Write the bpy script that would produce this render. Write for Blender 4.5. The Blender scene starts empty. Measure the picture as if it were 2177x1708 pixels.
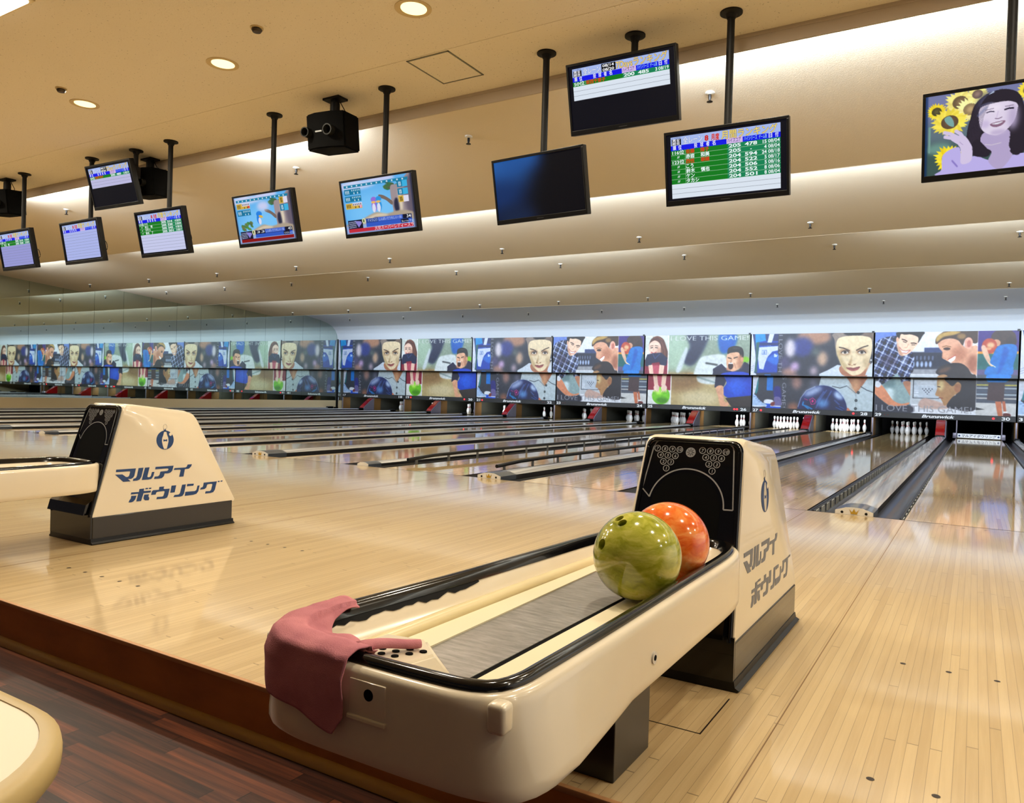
import bpy, bmesh, math, random
import numpy as np
from mathutils import Vector, Matrix
random.seed(7)
SC = bpy.context.scene
COL = SC.collection
PI = math.pi

# ------------------------------------------------------------------ camera
cam_d = bpy.data.cameras.new('camera')
cam_d.sensor_fit = 'HORIZONTAL'; cam_d.sensor_width = 36.0
cam_d.lens = 1619.6 / 2177 * 36.0
cam_d.clip_start = 0.05; cam_d.clip_end = 200
cam = bpy.data.objects.new('camera', cam_d); COL.objects.link(cam)
YAW, PITCH, ROLL = 0.5470, -0.0119, 0.0296
fw = Vector((-math.sin(YAW), math.cos(YAW), 0)); rt = Vector((math.cos(YAW), math.sin(YAW), 0)); up = Vector((0, 0, 1))
f2 = fw * math.cos(PITCH) + up * math.sin(PITCH); u2 = up * math.cos(PITCH) - fw * math.sin(PITCH)
r3 = rt * math.cos(ROLL) + u2 * math.sin(ROLL); u3 = u2 * math.cos(ROLL) - rt * math.sin(ROLL)
cm = Matrix((r3, u3, -f2)).transposed().to_4x4(); cm.translation = Vector((0.798, -6.5729, 0.8916))
cam.matrix_world = cm
SC.camera = cam

# ------------------------------------------------------------------ world, exposure
SC.view_settings.view_transform = 'Standard'; SC.view_settings.look = 'None'
SC.view_settings.gamma = 1.0; SC.view_settings.use_curve_mapping = False
SC.view_settings.exposure = 0.0
wd = bpy.data.worlds.new('world'); SC.world = wd; wd.use_nodes = True
_w = wd.node_tree; _bg = _w.nodes['Background']       # added fill light for the unseen hall, graded to keep the seating side dim
_tc = _w.nodes.new('ShaderNodeTexCoord'); _sx = _w.nodes.new('ShaderNodeSeparateXYZ'); _w.links.new(_tc.outputs['Generated'], _sx.inputs[0])
_mr = _w.nodes.new('ShaderNodeMapRange'); _mr.inputs[1].default_value = -0.05; _mr.inputs[2].default_value = 0.35; _w.links.new(_sx.outputs[1], _mr.inputs[0])
_mx = _w.nodes.new('ShaderNodeMix'); _mx.data_type = 'RGBA'; _w.links.new(_mr.outputs[0], _mx.inputs[0])
_mx.inputs[6].default_value = (0.062, 0.055, 0.058, 1); _mx.inputs[7].default_value = (1.05, 0.96, 0.84, 1)
_w.links.new(_mx.outputs[2], _bg.inputs[0]); _bg.inputs[1].default_value = 1.0
SC.cycles.max_bounces = 8; SC.cycles.diffuse_bounces = 4; SC.cycles.glossy_bounces = 5
SC.cycles.caustics_reflective = False; SC.cycles.caustics_refractive = False
SC.cycles.sample_clamp_indirect = 4.0

def area(name, loc, direction, sx, sy, power, color, shape='RECTANGLE', spread=PI):
    l = bpy.data.lights.new(name, 'AREA'); l.shape = shape; l.size = sx
    if shape in ('RECTANGLE', 'ELLIPSE'): l.size_y = sy
    l.energy = power; l.color = color; l.spread = spread
    o = bpy.data.objects.new(name, l); COL.objects.link(o)
    o.location = loc
    z = -Vector(direction).normalized(); x = Vector((1, 0, 0)); x = (x - z * x.dot(z)).normalized(); y = z.cross(x)
    m = Matrix((x, y, z)).transposed().to_4x4(); m.translation = Vector(loc); o.matrix_world = m
    return o

P = 3.45                      # pitch of a pair of lanes
LANE_W = 1.0541; LANE_C = 0.8847; GUT = 0.235
YL, YU = 17.58, 17.24         # lower and upper masking panels
XW = -22.455                  # left wall
CZ = 3.87                     # flat ceiling
WARM = (1.0, 0.89, 0.70); COOL = (0.76, 0.87, 1.0)
# warm downlights: row over the approach and two rows over the concourse
for yy, pw in ((-1.92, 47), (-4.35, 47)):
    for k in range(-9, 4):
        area('downlight_lamp', (-0.83 + 2.23 * k + (0 if yy > -3 else 0.6), yy, CZ - 0.012), (0, 0, -1), 0.19, 0.19, pw, WARM, 'DISK')
area('panel_lamp', (-6.2, -3.75, CZ - 0.012), (0, 0, -1), 0.6, 0.6, 40, (1, .95, .85))
# cool fluorescent tubes hidden on top of each cove edge: (edge y, edge z, x ranges that are lit)
COVES = [(-0.27, 3.74, [(-13.0, -10.6), (-7.6, -5.6), (-2.0, 7.0)]),
         (2.75, 3.55, [(-20, -17.6), (-15.2, 7.0)]),
         (6.40, 3.55, [(-22.3, -17.6), (-11.4, -4.2), (-0.6, 7.0)]),
         (10.07, 3.55, [(-20.6, -7.6), (-5.2, -2.6), (0.3, 7.0)]),
         (13.77, 3.55, [(-22.3, -16.4), (-9.2, 7.0)])]
COVE_W = [56, 58, 56, 52, 13]
for (ye, ze, segs), pw in zip(COVES, COVE_W):
    for a, b in segs:
        area('cove_tube', ((a + b) / 2, ye + 0.075, ze + 0.13), (0, 0.75, 0.66), b - a, 0.03, pw * (b - a), COOL)
# tubes above the masking units
area('masking_tube', (-7.7, 13.92, 3.66), (0, 0.86, -0.5), 29.0, 0.05, 95, (0.50, 0.72, 1.0))
# lamps over the pin decks that are switched on
for n, pw in {17: 5, 19: 6, 20: 8, 21: 20, 26: 28, 27: 32, 28: 34, 22: 3, 23: 1.2, 24: 1.2, 25: 1.5, 29: 1.6, 18: 2}.items():
    cx = P * ((n - 29) // 2) + (-LANE_C if n % 2 else LANE_C)
    area('pin_deck_lamp', (cx, 17.75, 0.70), (0, 0.72, -0.5), 0.95, 0.06, pw, (0.93, 0.97, 1.0))

# ------------------------------------------------------------------ materials
def lin(c):
    return tuple(((v / 255) / 12.92 if v / 255 <= 0.04045 else ((v / 255 + 0.055) / 1.055) ** 2.4) for v in c)
MATS = {}
def mat(name, col=(200, 200, 200), rough=0.5, metal=0.0, coat=0.0, emit=None, es=1.0, spec=0.5, coat_rough=0.03):
    if name in MATS: return MATS[name]
    m = bpy.data.materials.new(name); m.use_nodes = True
    b = m.node_tree.nodes['Principled BSDF']
    b.inputs['Base Color'].default_value = (*lin(col), 1); b.inputs['Roughness'].default_value = rough
    b.inputs['Metallic'].default_value = metal; b.inputs['Coat Weight'].default_value = coat
    b.inputs['Coat Roughness'].default_value = coat_rough; b.inputs['Specular IOR Level'].default_value = spec
    if emit is not None:
        b.inputs['Emission Color'].default_value = (*lin(emit), 1); b.inputs['Emission Strength'].default_value = es
    MATS[name] = m; return m
class NT:
    def __init__(s, m): s.t = m.node_tree; s.b = s.t.nodes['Principled BSDF']
    def n(s, kind, **kw):
        nd = s.t.nodes.new(kind)
        for k, v in kw.items():
            if k == 'ins':
                for i, x in v.items():
                    if hasattr(x, 'links'): s.t.links.new(x, nd.inputs[i])
                    else: nd.inputs[i].default_value = x
            else: setattr(nd, k, v)
        return nd
    def math(s, op, a, b=0.0, c=None):
        d = {0: a, 1: b}
        if c is not None: d[2] = c
        return s.n('ShaderNodeMath', operation=op, ins=d).outputs[0]
    def link(s, o, i): s.t.links.new(o, s.b.inputs[i] if isinstance(i, str) else i)
    def xyz(s):
        tc = s.n('ShaderNodeTexCoord').outputs['Object']
        return tc, s.n('ShaderNodeSeparateXYZ', ins={0: tc}).outputs
    def comb(s, x, y, z=0.0): return s.n('ShaderNodeCombineXYZ', ins={0: x, 1: y, 2: z}).outputs[0]
    def ramp(s, fac, stops):
        r = s.n('ShaderNodeValToRGB', ins={0: fac}); e = r.color_ramp.elements
        while len(e) < len(stops): e.new(0.5)
        for q, (p, c) in zip(e, stops): q.position = p; q.color = (*lin(c), 1)
        return r.outputs[0]
    def mix(s, f, a, b, mode='MIX'):
        nd = s.n('ShaderNodeMix', data_type='RGBA', blend_type=mode)
        for i, x in ((0, f), (6, a), (7, b)):
            if hasattr(x, 'links'): s.t.links.new(x, nd.inputs[i])
            else: nd.inputs[i].default_value = x if i == 0 else (*lin(x), 1)
        return nd.outputs[2]
    def noise(s, vec, scale, detail=2, rough=0.5):
        return s.n('ShaderNodeTexNoise', ins={'Vector': vec, 'Scale': scale, 'Detail': detail, 'Roughness': rough}).outputs['Fac']
    def bump(s, h, strength=0.2, dist=0.01):
        s.link(s.n('ShaderNodeBump', ins={'Strength': strength, 'Distance': dist, 'Height': h}).outputs[0], 'Normal')

def board_mat(name, w, length, stops, rough, coat, seam, along='Y', rnd=1.0, coat_rough=0.03, seam_w=0.035, spec=0.5, grain=0.9):
    m = mat(name, rough=rough, coat=coat, coat_rough=coat_rough, spec=spec); t = NT(m); tc, o = t.xyz()
    a, l = (o[0], o[1]) if along == 'Y' else (o[1], o[0])
    u = t.math('DIVIDE', a, w); idx = t.math('FLOOR', u); fr = t.math('FRACT', u)
    r1 = t.n('ShaderNodeTexWhiteNoise', noise_dimensions='1D', ins={'W': idx}).outputs['Value']
    v = t.math('ADD', t.math('DIVIDE', l, length), t.math('MULTIPLY', r1, 7.3)); vi = t.math('FLOOR', v); vf = t.math('FRACT', v)
    r2 = t.n('ShaderNodeTexWhiteNoise', noise_dimensions='2D', ins={'Vector': t.comb(idx, vi)}).outputs['Value']
    gv = t.comb(t.math('MULTIPLY', a, 60.0), t.math('MULTIPLY', l, 2.2), r2) if along == 'Y' else t.comb(t.math('MULTIPLY', a, 60.0), t.math('MULTIPLY', l, 2.2), r2)
    g = t.noise(gv, 1.0, 4, 0.6)
    f = t.math('ADD', t.math('MULTIPLY', r2, rnd), t.math('MULTIPLY', t.math('SUBTRACT', g, 0.5), grain))
    c = t.ramp(f, stops)
    s1 = t.math('LESS_THAN', fr, seam_w); s2 = t.math('LESS_THAN', vf, 0.004 / length)
    sm = t.math('MAXIMUM', s1, s2)
    c = t.mix(t.math('MULTIPLY', sm, seam), c, tuple(int(k * 0.45) for k in stops[0][1]))
    t.link(c, 'Base Color')
    return m
M_APP = board_mat('approach_maple', 0.0268, 2.4, [(0.0, (190, 164, 120)), (0.45, (206, 181, 136)), (1.0, (218, 195, 152))], 0.30, 0.8, 0.7, coat_rough=0.06, spec=0.35, rnd=0.45)
M_LANE = board_mat('lane_maple', 0.0268, 3.0, [(0.0, (188, 160, 112)), (0.5, (206, 180, 132)), (1.0, (218, 194, 148))], 0.055, 0.05, 0.45, coat_rough=0.03, spec=0.30)
M_PLANK = board_mat('dark_plank', 0.048, 0.62, [(0.0, (38, 18, 11)), (0.35, (70, 36, 22)), (0.65, (98, 52, 31)), (1.0, (134, 76, 44))], 0.42, 0.04, 0.8, along='X', coat_rough=0.15, seam_w=0.02, spec=0.14, rnd=0.55, grain=1.5)

def ceil_mat(name, col, sp, scale, bump, dark=0.25):
    m = mat(name, col, 0.9, spec=0.2); t = NT(m); tc, o = t.xyz()
    n1 = t.noise(tc, scale, 3, 0.6)
    if sp:
        k = t.math('GREATER_THAN', t.noise(tc, 55, 2, 0.5), 0.69)
        t.link(t.mix(t.math('MULTIPLY', k, dark), col, (110, 96, 72)), 'Base Color')
    t.bump(n1, bump, 0.006)
    return m
M_CEIL = ceil_mat('acoustic_ceiling', (236, 228, 212), True, 60, 0.5, 0.5)
M_COVE = ceil_mat('stippled_plaster', (226, 214, 190), False, 90, 0.35)
M_LAST = ceil_mat('cool_lit_end_panel', (196, 202, 208), False, 90, 0.2)  # end panel: cool bluish lamp light put into its colour
M_FASC = mat('fascia_board', (186, 174, 160), 0.6)
M_BEIGE = mat('beige_wall', (206, 186, 146), 0.7)
M_BLACK = mat('black_void', (6, 6, 7), 0.9, spec=0.1)
M_BLK = mat('black_plastic', (7, 7, 8), 0.35, spec=0.3)
M_BLKG = mat('black_gloss', (5, 5, 6), 0.14, coat=0.25, spec=0.4)
M_POLE = mat('black_powder_coat', (6, 6, 7), 0.55, spec=0.25)
M_CREAM = mat('cream_enamel', (226, 214, 190), 0.22, coat=0.5)
M_CREAM2 = mat('cream_track', (232, 222, 190), 0.3)
M_BEAD = mat('yellowed_bead', (222, 206, 160), 0.3)
M_ALU = mat('cast_aluminium', (222, 220, 216), 0.38, metal=0.35)
M_GOLD = mat('brass_emblem', (214, 178, 70), 0.3, metal=0.8)
M_CAPT = mat('cap_grey', (64, 70, 80), 0.3, coat=0.3)
M_PRINT = mat('printed_white', (226, 228, 230), 0.5)
M_GREYP = mat('printed_grey', (150, 152, 154), 0.5)
M_STRIP = mat('strip_black', (20, 21, 25), 0.45)
M_RED = mat('red_fibreglass', (150, 22, 22), 0.18, coat=0.6)
M_LED = mat('indicator_lit', (255, 30, 30), 0.4, emit=(255, 40, 50), es=3.0)
M_LEDO = mat('indicator_off', (90, 10, 20), 0.4)
M_BLUE = mat('decal_blue', (18, 58, 112), 0.45)
M_GREYD = mat('decal_grey', (104, 108, 118), 0.45)  # grey lettering colour of the nearer machine

# brushed steel plate
M_STEEL = mat('brushed_steel', (120, 118, 114), 0.32, metal=0.9); _t = NT(M_STEEL); _c, _o = _t.xyz()
_n = _t.noise(_t.comb(_t.math('MULTIPLY', _o[0], 14), _t.math('MULTIPLY', _o[1], 90), 0.0), 1.0, 4, 0.7)
_t.link(_t.ramp(_n, [(0.3, (140, 138, 134)), (0.7, (196, 194, 192))]), 'Base Color')
_t.link(_t.math('MULTIPLY_ADD', _n, 0.3, 0.2), 'Roughness')
# capping top: translucent grey, white reflection streaks painted into the colour
M_CAP = mat('capping_reflection_streaks', (150, 152, 154), 0.22, coat=0.25); _t = NT(M_CAP); _c, _o = _t.xyz()
_n = _t.noise(_t.comb(_t.math('MULTIPLY_ADD', _o[1], 0.9, _t.math('MULTIPLY', _o[0], 18)), _t.math('MULTIPLY', _o[1], 0.25), 0.0), 1.0, 4, 0.55)
_t.link(_t.ramp(_n, [(0.3, (140, 144, 150)), (0.48, (192, 193, 194)), (0.66, (238, 240, 244))]), 'Base Color')
# gutter: scuffed black plastic with bluish streaks
M_GUT = mat('gutter_scuffed', (30, 31, 36), 0.3, coat=0.1); _t = NT(M_GUT); _c, _o = _t.xyz()
_n = _t.noise(_t.comb(_t.math('MULTIPLY', _o[0], 22), _t.math('MULTIPLY', _o[1], 1.4), 0.0), 1.0, 5, 0.7)
_t.link(_t.ramp(_n, [(0.4, (12, 11, 13)), (0.6, (24, 22, 26)), (0.75, (52, 56, 72))]), 'Base Color')
# kick board
M_KICK = mat('kick_board_brown', (84, 48, 20), 0.4); _t = NT(M_KICK); _c, _o = _t.xyz()
_n = _t.noise(_t.comb(_t.math('MULTIPLY', _o[0], 2.5), 0.0, _t.math('MULTIPLY', _o[2], 6)), 1.0, 4, 0.6)
_t.link(_t.ramp(_n, [(0.3, (140, 84, 36)), (0.7, (184, 116, 52))]), 'Base Color')
M_NOSE = mat('nosing_oak', (178, 130, 84), 0.5)
M_QUART = mat('quarter_round_tan', (158, 118, 48), 0.4)
# mirror glass
M_MIRR = mat('mirror_glass', (206, 220, 212), 0.015, metal=1.0)
# towel
M_TOWEL = mat('pink_microfibre', (186, 118, 126), 0.95, spec=0.1); _t = NT(M_TOWEL); _c, _o = _t.xyz()
_n = _t.noise(_c, 420, 2, 0.6); _t.bump(_n, 0.5, 0.002)
_n2 = _t.noise(_c, 14, 3, 0.5); _t.link(_t.ramp(_n2, [(0.3, (172, 108, 118)), (0.7, (198, 130, 136))]), 'Base Color')
# pins
M_PIN = mat('pin_white', (236, 238, 240), 0.25, coat=0.4); _t = NT(M_PIN); _c, _o = _t.xyz()
_a = _t.math('LESS_THAN', _t.math('ABSOLUTE', _t.math('SUBTRACT', _o[2], 0.262)), 0.006)
_b = _t.math('LESS_THAN', _t.math('ABSOLUTE', _t.math('SUBTRACT', _o[2], 0.238)), 0.006)
_t.link(_t.mix(_t.math('MAXIMUM', _a, _b), (236, 238, 240), (176, 30, 40)), 'Base Color')
# kickback boards: tan fibre at the front, grey green behind
M_KB = mat('kickback_board', (120, 100, 66), 0.5); _t = NT(M_KB); _c, _o = _t.xyz()
_t.link(_t.mix(_t.math('GREATER_THAN', _o[1], 0.42), (104, 74, 36), (52, 53, 46)), 'Base Color')
def ball_mat(name, stops, seed):
    m = mat(name, rough=0.12, coat=0.7, coat_rough=0.03); t = NT(m); tc, o = t.xyz()
    n0 = t.n('ShaderNodeTexNoise', ins={'Vector': tc, 'Scale': 9.0, 'Detail': 3, 'Distortion': 0.6}).outputs['Color']
    v = t.n('ShaderNodeVectorMath', operation='MULTIPLY_ADD', ins={0: n0, 1: (0.09, 0.09, 0.09), 2: tc}).outputs[0]
    v = t.n('ShaderNodeMapping', ins={'Vector': v, 'Rotation': (0.5 + seed, 0.9, 0.3 + seed), 'Scale': (1.0, 1.0, 3.4)}).outputs[0]
    n = t.noise(v, 12.0, 5, 0.62)
    t.link(t.ramp(n, stops), 'Base Color')
    return m
M_GREEN = ball_mat('green_pearl', [(0.28, (108, 114, 18)), (0.45, (158, 162, 42)), (0.58, (188, 186, 74)), (0.75, (216, 210, 120))], 0.0)
M_ORANGE = ball_mat('orange_pearl', [(0.28, (208, 68, 14)), (0.45, (232, 104, 30)), (0.58, (242, 136, 62)), (0.75, (248, 178, 108))], 1.3)
def attr_mat(name, emit):
    m = mat(name, rough=0.45 if not emit else 0.25, spec=0.5 if not emit else 0.12); t = NT(m)
    a = t.n('ShaderNodeAttribute', attribute_name='Col').outputs['Color']
    if emit:
        t.b.inputs['Base Color'].default_value = (0.005, 0.005, 0.006, 1)
        t.link(a, 'Emission Color'); t.b.inputs['Emission Strength'].default_value = emit
    else: t.link(a, 'Base Color')
    return m
M_POSTER = attr_mat('poster_print', 0)
M_SCREEN = attr_mat('lit_screen', 0.95)

# ------------------------------------------------------------------ mesh helpers
class MB:
    def __init__(s): s.bm = bmesh.new()
    def box(s, x0, x1, y0, y1, z0, z1, bev=0.0, seg=2):
        g = bmesh.ops.create_cube(s.bm, size=1.0)['verts']
        for v in g: v.co = Vector(((x0 + x1) / 2 + v.co.x * (x1 - x0), (y0 + y1) / 2 + v.co.y * (y1 - y0), (z0 + z1) / 2 + v.co.z * (z1 - z0)))
        if bev:
            es = list({e for v in g for e in v.link_edges})
            bmesh.ops.bevel(s.bm, geom=es, offset=bev, segments=seg, affect='EDGES', profile=0.5)
        return s
    def cyl(s, p0, p1, r0, r1=None, n=20, caps=True):
        r1 = r0 if r1 is None else r1
        p0, p1 = Vector(p0), Vector(p1); d = p1 - p0
        m = Matrix.Translation((p0 + p1) / 2) @ d.to_track_quat('Z', 'Y').to_matrix().to_4x4()
        bmesh.ops.create_cone(s.bm, cap_ends=caps, segments=n, radius1=r0, radius2=r1, depth=d.length, matrix=m); return s
    def sphere(s, c, r, sc=(1, 1, 1), u=24, v=14):
        m = Matrix.Translation(c) @ Matrix.Diagonal((*sc, 1)); bmesh.ops.create_uvsphere(s.bm, u_segments=u, v_segments=v, radius=r, matrix=m); return s
    def loops(s, rings, closed=True, cap0=False, cap1=False):
        rv = [[s.bm.verts.new(p) for p in r] for r in rings]; n = len(rv[0])
        for a, b in zip(rv, rv[1:]):
            for i in range(n if closed else n - 1):
                j = (i + 1) % n
                s.bm.faces.new((a[i], a[j], b[j], b[i]))
        if cap0: s.bm.faces.new(rv[0][::-1])
        if cap1: s.bm.faces.new(rv[-1])
        return s
    def lathe(s, prof, c=(0, 0, 0), n=24):
        rings = [[(c[0] + r * math.cos(2 * PI * i / n), c[1] + r * math.sin(2 * PI * i / n), c[2] + z) for i in range(n)] for r, z in prof]
        return s.loops(rings, True, prof[0][0] > 1e-6, prof[-1][0] > 1e-6)
    def tube(s, pts, r, n=10, closed=False, sc=(1, 1)):
        pts = [Vector(p) for p in pts]; rings = []; N = len(pts); upv = Vector((0, 0, 1))
        for i, p in enumerate(pts):
            d = (pts[(i + 1) % N] - pts[i - 1]) if closed else (pts[min(i + 1, N - 1)] - pts[max(i - 1, 0)])
            d.normalize(); ref = upv if abs(d.z) < 0.95 else Vector((1, 0, 0))
            a = d.cross(ref).normalized(); b = a.cross(d)
            rings.append([p + a * r * sc[0] * math.cos(2 * PI * k / n) + b * r * sc[1] * math.sin(2 * PI * k / n) for k in range(n)])
        if closed: rings.append(rings[0])
        s.loops(rings, True, not closed, not closed)
        if closed: bmesh.ops.remove_doubles(s.bm, verts=s.bm.verts[:], dist=1e-6)
        return s
    def prism(s, poly, f0, f1):      # poly of 2-D points; f0/f1 map a point to 3-D on either side
        a = [s.bm.verts.new(f0(*p)) for p in poly]; b = [s.bm.verts.new(f1(*p)) for p in poly]; n = len(a)
        s.bm.faces.new(a[::-1]); s.bm.faces.new(b)
        for i in range(n): s.bm.faces.new((a[i], a[(i + 1) % n], b[(i + 1) % n], b[i]))
        return s
    def quad(s, *p): s.bm.faces.new([s.bm.verts.new(q) for q in p]); return s
    def build(s, name, m, parent=None, smooth=None, fix=True):
        if fix: bmesh.ops.recalc_face_normals(s.bm, faces=s.bm.faces[:])
        me = bpy.data.meshes.new(name); s.bm.to_mesh(me); s.bm.free()
        return link(name, me, m, parent, smooth)
def link(name, me, m, parent=None, smooth=None):
    for x in (m if isinstance(m, (list, tuple)) else [m]): me.materials.append(x)
    if smooth is not None:
        me.shade_smooth(); me.set_sharp_from_angle(angle=math.radians(smooth))
    o = bpy.data.objects.new(name, me); COL.objects.link(o)
    if parent: o.parent = parent
    return o
def tag(o, label=None, cat=None, group=None, kind=None):
    if label: o['label'] = label
    if cat: o['category'] = cat
    if group: o['group'] = group
    if kind: o['kind'] = kind
    return o
def empty(name, loc, label, cat, group=None):
    o = bpy.data.objects.new(name, None); COL.objects.link(o); o.location = loc; o.empty_display_size = 0.1
    return tag(o, label, cat, group)
def copy_tree(o, parent=None):
    c = o.copy(); COL.objects.link(c); c.parent = parent
    for ch in [x for x in COL.objects if x.parent == o]: copy_tree(ch, c)
    return c
def struct(o): o['kind'] = 'structure'; return o
def catmull(pts, sub=6, closed=True):
    pts = [np.array(p, float) for p in pts]; n = len(pts); out = []
    for i in range(n if closed else n - 1):
        p0, p1, p2, p3 = (pts[(i + k) % n] if closed else pts[min(max(i + k, 0), n - 1)] for k in (-1, 0, 1, 2))
        for t in np.linspace(0, 1, sub, endpoint=False):
            out.append(0.5 * (2 * p1 + (p2 - p0) * t + (2 * p0 - 5 * p1 + 4 * p2 - p3) * t * t + (3 * p1 - p0 - 3 * p2 + p3) * t ** 3))
    if not closed: out.append(pts[-1])
    return out
def resample(pts, n):
    p = np.array(pts + [pts[0]]); d = np.r_[0, np.cumsum(np.linalg.norm(np.diff(p, axis=0), axis=1))]
    t = np.linspace(0, d[-1], n, endpoint=False)
    return [(float(np.interp(a, d, p[:, 0])), float(np.interp(a, d, p[:, 1]))) for a in t]
_glyph = {}
def text_tris(s, bold=0.0):
    """triangles (N,3,2) of a line of text at size 1, baseline at 0, starting at x = 0"""
    if (s, bold) in _glyph: return _glyph[(s, bold)]
    c = bpy.data.curves.new('t', 'FONT'); c.body = s; c.size = 1.0; c.offset = bold; c.resolution_u = 3
    o = bpy.data.objects.new('t', c); COL.objects.link(o)
    dg = bpy.context.evaluated_depsgraph_get(); me = bpy.data.meshes.new_from_object(o.evaluated_get(dg))
    me.calc_loop_triangles()
    v = np.array([q.co[:2] for q in me.vertices]) if len(me.vertices) else np.zeros((0, 2))
    t = np.array([q.vertices[:] for q in me.loop_triangles], int).reshape(-1, 3)
    out = v[t] if len(t) else np.zeros((0, 3, 2))
    bpy.data.objects.remove(o); bpy.data.curves.remove(c); bpy.data.meshes.remove(me)
    _glyph[(s, bold)] = out; return out
def fit_text(s, x0, x1, base, cap, bold=0.0, shear=0.0, align='fit'):
    """text scaled into x0..x1 with cap height cap on a y-up plane"""
    if bold and any(ord(q) > 255 for q in s):      # dense glyphs are thickened by small shifts
        t0 = text_tris(s, 0.0); t = np.concatenate([t0 + np.array(d) for d in ((bold, 0), (-bold, 0), (0, bold), (0, -bold))]) if len(t0) else t0.copy()
    else: t = text_tris(s, bold).copy()
    if not len(t): return t
    mn, mx = t[..., 0].min(), t[..., 0].max(); k = cap / 0.72
    t[..., 0] += shear * t[..., 1]
    if align == 'fit': t[..., 0] = x0 + (t[..., 0] - mn) / (mx - mn) * (x1 - x0)
    elif align == 'left': t[..., 0] = x0 + (t[..., 0] - mn) * k
    elif align == 'right': t[..., 0] = x1 - (mx - t[..., 0]) * k
    else: t[..., 0] = (x0 + x1) / 2 + (t[..., 0] - (mn + mx) / 2) * k
    t[..., 1] = base + t[..., 1] * k
    return t
def tris_obj(name, tris, place, m, parent, cols=None):
    """tris (N,3,2) put in space by place(u, v); optional colour per triangle"""
    n = len(tris); me = bpy.data.meshes.new(name)
    flat = tris.reshape(-1, 2); co = [place(float(a), float(b)) for a, b in flat]
    me.from_pydata(co, [], [(3 * i, 3 * i + 1, 3 * i + 2) for i in range(n)])
    if cols is not None:
        at = me.color_attributes.new('Col', 'FLOAT_COLOR', 'POINT')
        c4 = np.repeat(np.c_[np.array(cols), np.ones(n)], 3, axis=0).astype(np.float32); at.data.foreach_set('color', c4.ravel())
    return link(name, me, m, parent)

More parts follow.
